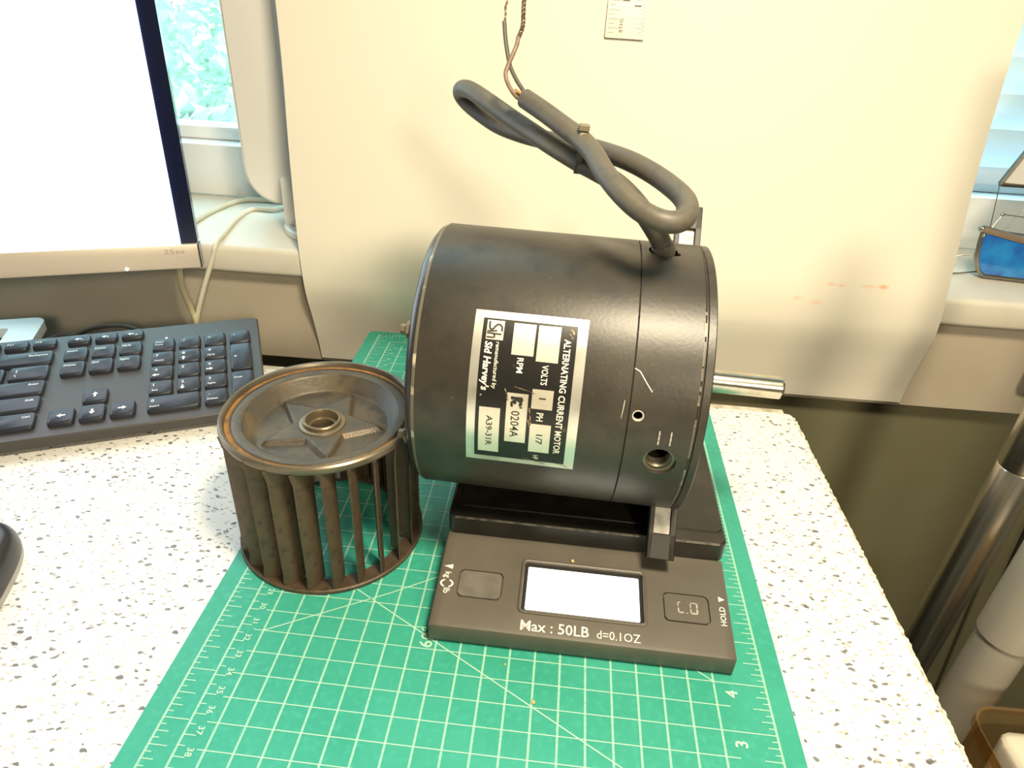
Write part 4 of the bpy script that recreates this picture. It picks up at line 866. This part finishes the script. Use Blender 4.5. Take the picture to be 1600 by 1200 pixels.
bd = obj('poster_board', bm, MT['board']); tag(bd, 'large plain cream poster board bowed against the window sill behind the motor', 'board')
ry = 0.4882-0.0018
ru = thing('steel_ruler', 'steel ruler end hanging against the top of the cream board', 'ruler', (0.2062, ry-0.0062, 0.2525), 0)
ru.rotation_euler = (rad(-8.2), rad(0.2), 0)
bm = B(); add_prism(bm, rrect(-0.0155, 0.0152, 0, 0.20, 0.0012), 0, 0.0010); bmesh.ops.transform(bm, matrix=Matrix(((1, 0, 0, 0), (0, 0, -1, 0), (0, 1, 0, 0), (0, 0, 0, 1))), verts=bm.verts); obj('ruler_blade', bm, MT['ruler'], ru)
g = B(); fr = lambda x, y: (x, -0.0012, y)
for i in range(1, 50):
    y = i*0.003175+0.0006; L_ = 0.0080 if i % 2 == 0 else 0.0048
    if i % 8 == 0: L_ = 0.010
    x0 = -0.0140; g.faces.new([g.verts.new(fr(x, y_)) for x, y_ in ((x0, y-0.00015), (x0+L_, y-0.00015), (x0+L_, y+0.00015), (x0, y+0.00015))])
for i in range(1, 100):
    y = i*0.0015875+0.0006+0.0009; L_ = 0.0028 if i % 2 else 0.0050
    if i % 4 == 0: L_ = 0.0072
    if i % 8 == 0: L_ = 0.0090
    g.faces.new([g.verts.new(fr(x, y_)) for x, y_ in ((0.0146-L_, y-0.0001), (0.0146, y-0.0001), (0.0146, y+0.0001), (0.0146-L_, y+0.0001))])
obj('ruler_ticks', g, MT['ruler_tick'], ru, smooth=False)
g = B()
def rr_(x0, y0, ang):
    c_, s_ = math.cos(ang), math.sin(ang); return lambda x, y: (x0+x*c_-y*s_, -0.00125, y0+x*s_+y*c_)
add_text(g, '8THS', rr_(-0.0022, 0.0042, rad(90)), 0, 0, h=0.0030, wd=0.0098, bold=0.0)
add_text(g, '1', rr_(-0.0040, 0.0268, rad(-90)), 0, 0, h=0.0050, bold=0.02); add_text(g, '1', rr_(0.0100, 0.0225, rad(90)), 0, 0, h=0.0050, bold=0.02)
add_text(g, '16THS', rr_(0.0105, 0.032, rad(90)), 0, 0, h=0.003)
obj('ruler_print', g, MT['ruler_ink'], ru, smooth=False)

# ------------------------------------------------------------------ white all-in-one on the sill
im = thing('white_computer', 'white all-in-one computer seen from behind on the sill left of the board', 'computer', (0.080, 0.536, 0.068), 0)
bm = B(); add_prism(bm, rrect(-0.216, 0.214, 0.018, 0.44, 0.032, 8), -0.014, 0.014)
bmesh.ops.transform(bm, matrix=Matrix(((1, 0, 0, 0), (0, 0, -1, 0), (0, 1, 0, 0), (0, 0, 0, 1))), verts=bm.verts)
es = [e for e in bm.edges if abs(e.verts[0].co.y-e.verts[1].co.y) < 1e-6]; bmesh.ops.bevel(bm, geom=es, offset=0.003, segments=2, affect='EDGES')
obj('body', bm, MT['white_plastic'], im)
bm = B(); P1 = rrect(-0.170, 0.170, 0.035, 0.43, 0.02, 4); add_prism(bm, P1, 0.0, 0.012, inset=0.010)
bmesh.ops.transform(bm, matrix=Matrix(((1, 0, 0, 0), (0, 0, -1, -0.014), (0, 1, 0, 0), (0, 0, 0, 1))), verts=bm.verts); obj('back_panel', bm, MT['white_plastic2'], im)
for i in range(11):
    z = 0.085+i*0.0055
    obj('port', box(-0.1560, -0.1480, -0.0272, -0.0262, z, z+(0.0022 if i else 0.005)), MT['port'], im)
bm = B(); add_box(bm, -0.1720, -0.120, -0.040, -0.026, 0.006, 0.052, bev=0.003); add_box(bm, -0.162, -0.10, -0.044, -0.026, 0.006, 0.046, bev=0.002)
obj('stand_neck', bm, MT['white_plastic'], im)
bm = B(); add_lathe(bm, [(0.0, 0), (0.0, 0.044), (0.001, 0.045), (0.006, 0.045), (0.0075, 0.043), (0.0075, 0)], 64, M=Matrix.Translation((-0.131, -0.022, 0))); obj('stand_base', bm, MT['white_plastic'], im)

# ------------------------------------------------------------------ cables on the sill
def cable(label, P, r, m): 
    o = obj('cable', tube(spline(P, 8), r, 10), m); return tag(o, label, 'cable', None)
cable('cream cable over the sill edge, right of the other one hanging there', [(-0.110, 0.575, 0.0715), (-0.122, 0.5526, 0.0710), (-0.1442, 0.5496, 0.0706), (-0.1478, 0.5212, 0.0706), (-0.1417, 0.4745, 0.0706), (-0.1370, 0.4470, 0.0712), (-0.1410, 0.4430, 0.0580), (-0.1547, 0.440, 0.0251), (-0.1652, 0.438, -0.0046), (-0.17, 0.438, -0.0327), (-0.173, 0.44, -0.20)], 0.0022, MT['cable_white'])
cable('cream cable hanging straight down behind the monitor corner', [(-0.180, 0.49, 0.0705), (-0.1735, 0.455, 0.0708), (-0.1688, 0.442, 0.066), (-0.1702, 0.438, 0.0509), (-0.1724, 0.438, 0.029), (-0.1676, 0.438, 0.005), (-0.1627, 0.4335, -0.0195), (-0.160, 0.4335, -0.20)], 0.0026, mat('yellowed_cable', (0.58, 0.52, 0.34), 0.5))
cable('cream cable lying along the sill below the white computer', [(-0.215, 0.462, 0.0707), (-0.1851, 0.4820, 0.0707), (-0.1800, 0.5313, 0.0707), (-0.1673, 0.5735, 0.0707), (-0.1391, 0.5804, 0.0707), (-0.10, 0.578, 0.0707)], 0.0025, mat('grey_cream_cable', (0.60, 0.55, 0.42), 0.5))

# ------------------------------------------------------------------ mouse / dark object at the left edge
ms = thing('computer_mouse', 'dark computer mouse cut off by the left edge of the picture', 'mouse', (-0.1465, 0.1150, -0.002), rad(15))
bm = B()
def mouse_shell(z0, zs):
    rows = []
    for k in range(9):
        t = k/8; zz = z0+(zs)*math.sin(t*PI/2); sc_ = math.cos(t*PI/2)**0.22 if t < 1 else 0.0
        rows.append([bm.verts.new((0.031*sc_*math.copysign(abs(math.cos(2*PI*i/48))**0.65, math.cos(2*PI*i/48)), 0.0*0+0.030*0+0.052*sc_*math.copysign(abs(math.sin(2*PI*i/48))**0.65, math.sin(2*PI*i/48))-0.018, zz)) for i in range(48)] if sc_ > 0 else [bm.verts.new((0, -0.018, zz))])
    for A, D in zip(rows[:-1], rows[1:]):
        for i in range(48):
            if len(D) == 1: bm.faces.new((A[i], A[(i+1) % 48], D[0]))
            else: bm.faces.new((A[i], A[(i+1) % 48], D[(i+1) % 48], D[i]))
    bm.faces.new(rows[0][::-1])
mouse_shell(0.005, 0.016); obj('shell', bm, MT['mouse'], ms)
bm = B(); P = [(0.0306*math.copysign(abs(math.cos(2*PI*i/48))**0.65, math.cos(2*PI*i/48)), 0.0518*math.copysign(abs(math.sin(2*PI*i/48))**0.65, math.sin(2*PI*i/48))-0.018) for i in range(48)]
add_prism(bm, P, 0.0003, 0.0050); obj('base', bm, MT['mouse_grey'], ms)['label'] = 'grey lower side'
bm = B(); add_lathe(bm, [(-0.003, 0), (-0.003, 0.007), (0.003, 0.007), (0.003, 0)], 20, 'x', Matrix.Translation((0, 0.012, 0.0180))); obj('scroll_wheel', bm, MT['dark'], ms)

# ------------------------------------------------------------------ right side: chrome tube, grey tube, bin
ch = thing('chrome_tube', 'upright chrome tube with a fine collar seam, right of the desk', 'tube', (0.5310, 0.3140, -0.75))
def lz(prof, n=48):
    b_ = B(); add_lathe(b_, prof, n); return b_
obj('lower_section', lz([(0.02, 0), (0.02, 0.0150), (0.7402, 0.0150), (0.7410, 0.0145), (0.7410, 0)]), MT['chrome'], ch)
obj('upper_section', lz([(0.7414, 0), (0.7414, 0.0145), (0.7420, 0.0152), (1.05, 0.0152), (1.05, 0)]), MT['chrome'], ch)
obj('base_flange', lz([(0.0, 0), (0.0, 0.05), (0.012, 0.048), (0.02, 0.026), (0.03, 0.017), (0.03, 0)]), MT['chrome'], ch)
gp_ = thing('grey_pipe', 'thick grey plastic pipe with a wider upper sleeve standing beside the chrome tube', 'pipe', (0.4765, 0.1930, -0.75))
obj('lower_pipe', lz([(0.012, 0), (0.012, 0.0158), (0.70, 0.0158), (0.70, 0)]), MT['pvc'], gp_)
obj('upper_sleeve', lz([(0.6930, 0.0158), (0.6915, 0.0164), (0.6925, 0.0174), (0.96, 0.0178), (0.96, 0)]), MT['pvc'], gp_)
obj('base', lz([(0.0, 0), (0.0, 0.05), (0.010, 0.048), (0.012, 0.018), (0.012, 0)]), MT['pvc'], gp_)
stl = thing('side_stool', 'low dark wooden stool beside the desk under the clear bin', 'stool', (0.505, 0.080, -0.75))
obj('seat', box(-0.10, 0.12, -0.13, 0.085, 0.545, 0.565, bev=0.003), MT['wood'], stl)
for x in (-0.085, 0.105):
    for y in (-0.115, 0.07): obj('leg', box(x-0.012, x+0.012, y-0.012, y+0.012, 0, 0.5455, bev=0.002), MT['wood'], stl)
bn = thing('clear_bin', 'amber-tinted clear plastic bin on the stool beside the desk', 'bin', (0.518, 0.080, -0.185))
bm = B(); outer = rrect(-0.078, 0.11, -0.12, 0.071, 0.014); 
H_ = 0.107
lo = [bm.verts.new((p[0]*0.97, p[1]*0.97, 0.001)) for p in outer]; hi = [bm.verts.new((*p, H_)) for p in outer]; lip = [bm.verts.new((p[0]*1.02, p[1]*1.02, H_+0.001)) for p in outer]; lip2 = [bm.verts.new((p[0]*1.02, p[1]*1.02, H_-0.006)) for p in outer]
n = len(outer); bm.faces.new(lo[::-1])
for A, D in ((lo, hi), (hi, lip), (lip, lip2)):
    for i in range(n): bm.faces.new((A[i], A[(i+1) % n], D[(i+1) % n], D[i]))
bmesh.ops.solidify(bm, geom=bm.faces[:], thickness=0.0012); bmesh.ops.recalc_face_normals(bm, faces=bm.faces)
obj('bin_wall', bm, MT['bin_glass'], bn)
bag = B(); add_box(bag, 0.4545, 0.610, -0.03, 0.141, -0.1820, -0.081, bev=0.008, seg=3)
bmesh.ops.subdivide_edges(bag, edges=bag.edges[:], cuts=2, use_grid_fill=True)
for v in bag.verts: 
    k = mnoise.noise(v.co*40)*0.004; v.co += Vector((k, mnoise.noise(v.co*37+Vector((3, 1, 2)))*0.003, k*0.4))
tag(obj('wrapped_bundle', bag, MT['bag']), 'white plastic-wrapped bundle inside the clear amber bin', 'bundle')

# ------------------------------------------------------------------ stained-glass boat on the sill
bt = thing('glass_sailboat', 'leaded stained-glass sailboat with blue hull and white sail on the right of the sill', 'ornament', (0.555, 0.508, 0.068), 0)
def panel_bm(pts, th=0.003):     # pts in (x, z), extruded along y
    b_ = B(); add_prism(b_, pts, -th/2, th/2); bmesh.ops.transform(b_, matrix=Matrix(((1, 0, 0, 0), (0, 0, -1, 0), (0, 1, 0, 0), (0, 0, 0, 1))), verts=b_.verts); return b_
hull = [(0.014, 0.004), (0.120, 0.004), (0.150, 0.038), (0.060, 0.036), (0.020, 0.0425), (-0.001, 0.0465), (0.000, 0.036), (0.003, 0.020), (0.008, 0.009)]
RX = Matrix.Rotation(rad(-8), 4, 'Z')
bm = panel_bm(hull); bmesh.ops.transform(bm, matrix=RX, verts=bm.verts); obj('hull_pane', bm, MT['blue_glass'], bt)['label'] = 'opalescent blue hull glass'
bm = panel_bm(hull); bmesh.ops.transform(bm, matrix=Matrix.Translation((0, 0.002, 0)) @ Matrix.Rotation(rad(22), 4, 'Z'), verts=bm.verts); obj('hull_pane', bm, MT['pale_glass'], bt)['label'] = 'pale far hull glass'
def edge(pts, r, m, M=None, n=8):
    P = [Vector((p[0], 0, p[1])) for p in pts]
    if M is not None: P = [M @ p for p in P]
    return tube(P, r, n)
obj('lead_edge', edge([(0.120, 0.004), (0.014, 0.004), (0.008, 0.009), (0.003, 0.020), (0.000, 0.036), (-0.001, 0.0465)], 0.0022, MT['lead'], RX), MT['lead'], bt)
obj('gunwale', edge([(-0.003, 0.0468), (0.020, 0.0427), (0.060, 0.0362), (0.150, 0.0385)], 0.0034, MT['bronze'], RX), MT['bronze'], bt)['label'] = 'bronze-coloured gunwale band'
RX2 = Matrix.Translation((0, 0.002, 0)) @ Matrix.Rotation(rad(22), 4, 'Z')
obj('lead_edge', edge([(-0.001, 0.0465), (0.020, 0.0427), (0.060, 0.0362), (0.150, 0.0385)], 0.0014, MT['lead'], RX2), MT['lead'], bt)
bm = B(); bm.faces.new([bm.verts.new(p) for p in [(0.003, 0.0, 0.040), (0.060, -0.006, 0.036), (0.130, -0.016, 0.036), (0.120, 0.048, 0.036), (0.050, 0.022, 0.036)]]); bmesh.ops.solidify(bm, geom=bm.faces[:], thickness=0.002); obj('deck_pane', bm, MT['white_glass'], bt)
sail = [(0.000, 0.086), (0.110, 0.082), (0.062, 0.245)]
MS = Matrix.Translation((0.0, 0.006, 0)) @ Matrix.Rotation(rad(6), 4, 'Z')
bm = panel_bm(sail, 0.0025); bmesh.ops.transform(bm, matrix=MS, verts=bm.verts); obj('sail_pane', bm, MT['white_glass'], bt)['label'] = 'opal white sail glass'
obj('lead_edge', edge(sail+[sail[0]], 0.0023, MT['lead'], MS), MT['lead'], bt)
obj('mast', tube([(0.112, 0.012, 0.036), (0.112, 0.012, 0.26)], 0.0016, 8), MT['lead'], bt)
for a_, b_ in (((0.004, 0.0, 0.046), (0.000, 0.006, 0.086)), ((0.012, 0.004, 0.060), (0.004, 0.0, 0.046)), ((0.012, 0.004, 0.060), (0.110, 0.02, 0.050)), ((0.020, 0.006, 0.044), (0.040, 0.010, 0.084))): obj('rigging_wire', tube([a_, b_], 0.00042, 6), MT['lead'], bt)
bm = B(); bmesh.ops.create_uvsphere(bm, u_segments=12, v_segments=8, radius=0.0030, matrix=Matrix.Translation((-0.003, 0, 0.047))); bmesh.ops.create_uvsphere(bm, u_segments=12, v_segments=8, radius=0.0022, matrix=Matrix.Translation((0.0, -0.001, 0.0415)))
bmesh.ops.create_uvsphere(bm, u_segments=12, v_segments=8, radius=0.0018, matrix=Matrix.Translation((0.012, 0.004, 0.060))); obj('solder_bead', bm, MT['bright_steel'], bt)
obj('wire_stand', tube(spline([(0.014, 0.006, 0.0045), (-0.012, 0.004, 0.0012), (-0.018, 0.012, 0.0012), (-0.006, 0.016, 0.014), (0.004, 0.012, 0.018)], 5), 0.0008, 6), MT['lead'], bt)

# dark plug block at the far right edge, hanging against the beige panel
ad = thing('plug_adapter', 'small dark plug block against the beige panel at the right edge', 'adapter', (0.6520, 0.452, 0.003), 0)
bm = B(); add_box(bm, -0.034, 0.034, -0.014, 0.010, -0.026, 0.022, bev=0.010, seg=4); obj('block', bm, MT['dark'], ad)
obj('lead_out', tube([(0.01, 0, -0.028), (0.03, 0.0, -0.10), (0.10, 0.01, -0.7485)], 0.0025, 8), MT['cable_black'], ad)

# crumbs
def crumb(x, y, z, r, label):
    b_ = B(); bmesh.ops.create_icosphere(b_, subdivisions=2, radius=r)
    for v in b_.verts: v.co *= 1+0.35*mnoise.noise(v.co*900); v.co.z *= 0.7
    tag(obj('crumb', b_, MT['crumb'], loc=(x, y, z+r*0.62)), label, 'crumb', None)
mA = Matrix.Rotation(MA, 3, 'Z')
p = mA @ Vector((6.53*IN, 3.10*IN, 0)); crumb(p.x, p.y, 0.0001, 0.0010, 'yellow crumb on the mat, nearest the diagonal line')
p = mA @ Vector((5.92*IN, 3.84*IN, 0)); crumb(p.x, p.y, 0.0001, 0.0006, 'tiny yellow crumb on the mat just in front of the scale')
ss, cs = math.sin(SA), math.cos(SA)
crumb(0.1128+0.0709*cs-0.0436*ss, 0.1048+0.0709*ss+0.0436*cs, zt(0.0436)+0.0002, 0.0010, 'yellow crumb on the scale panel above the display')
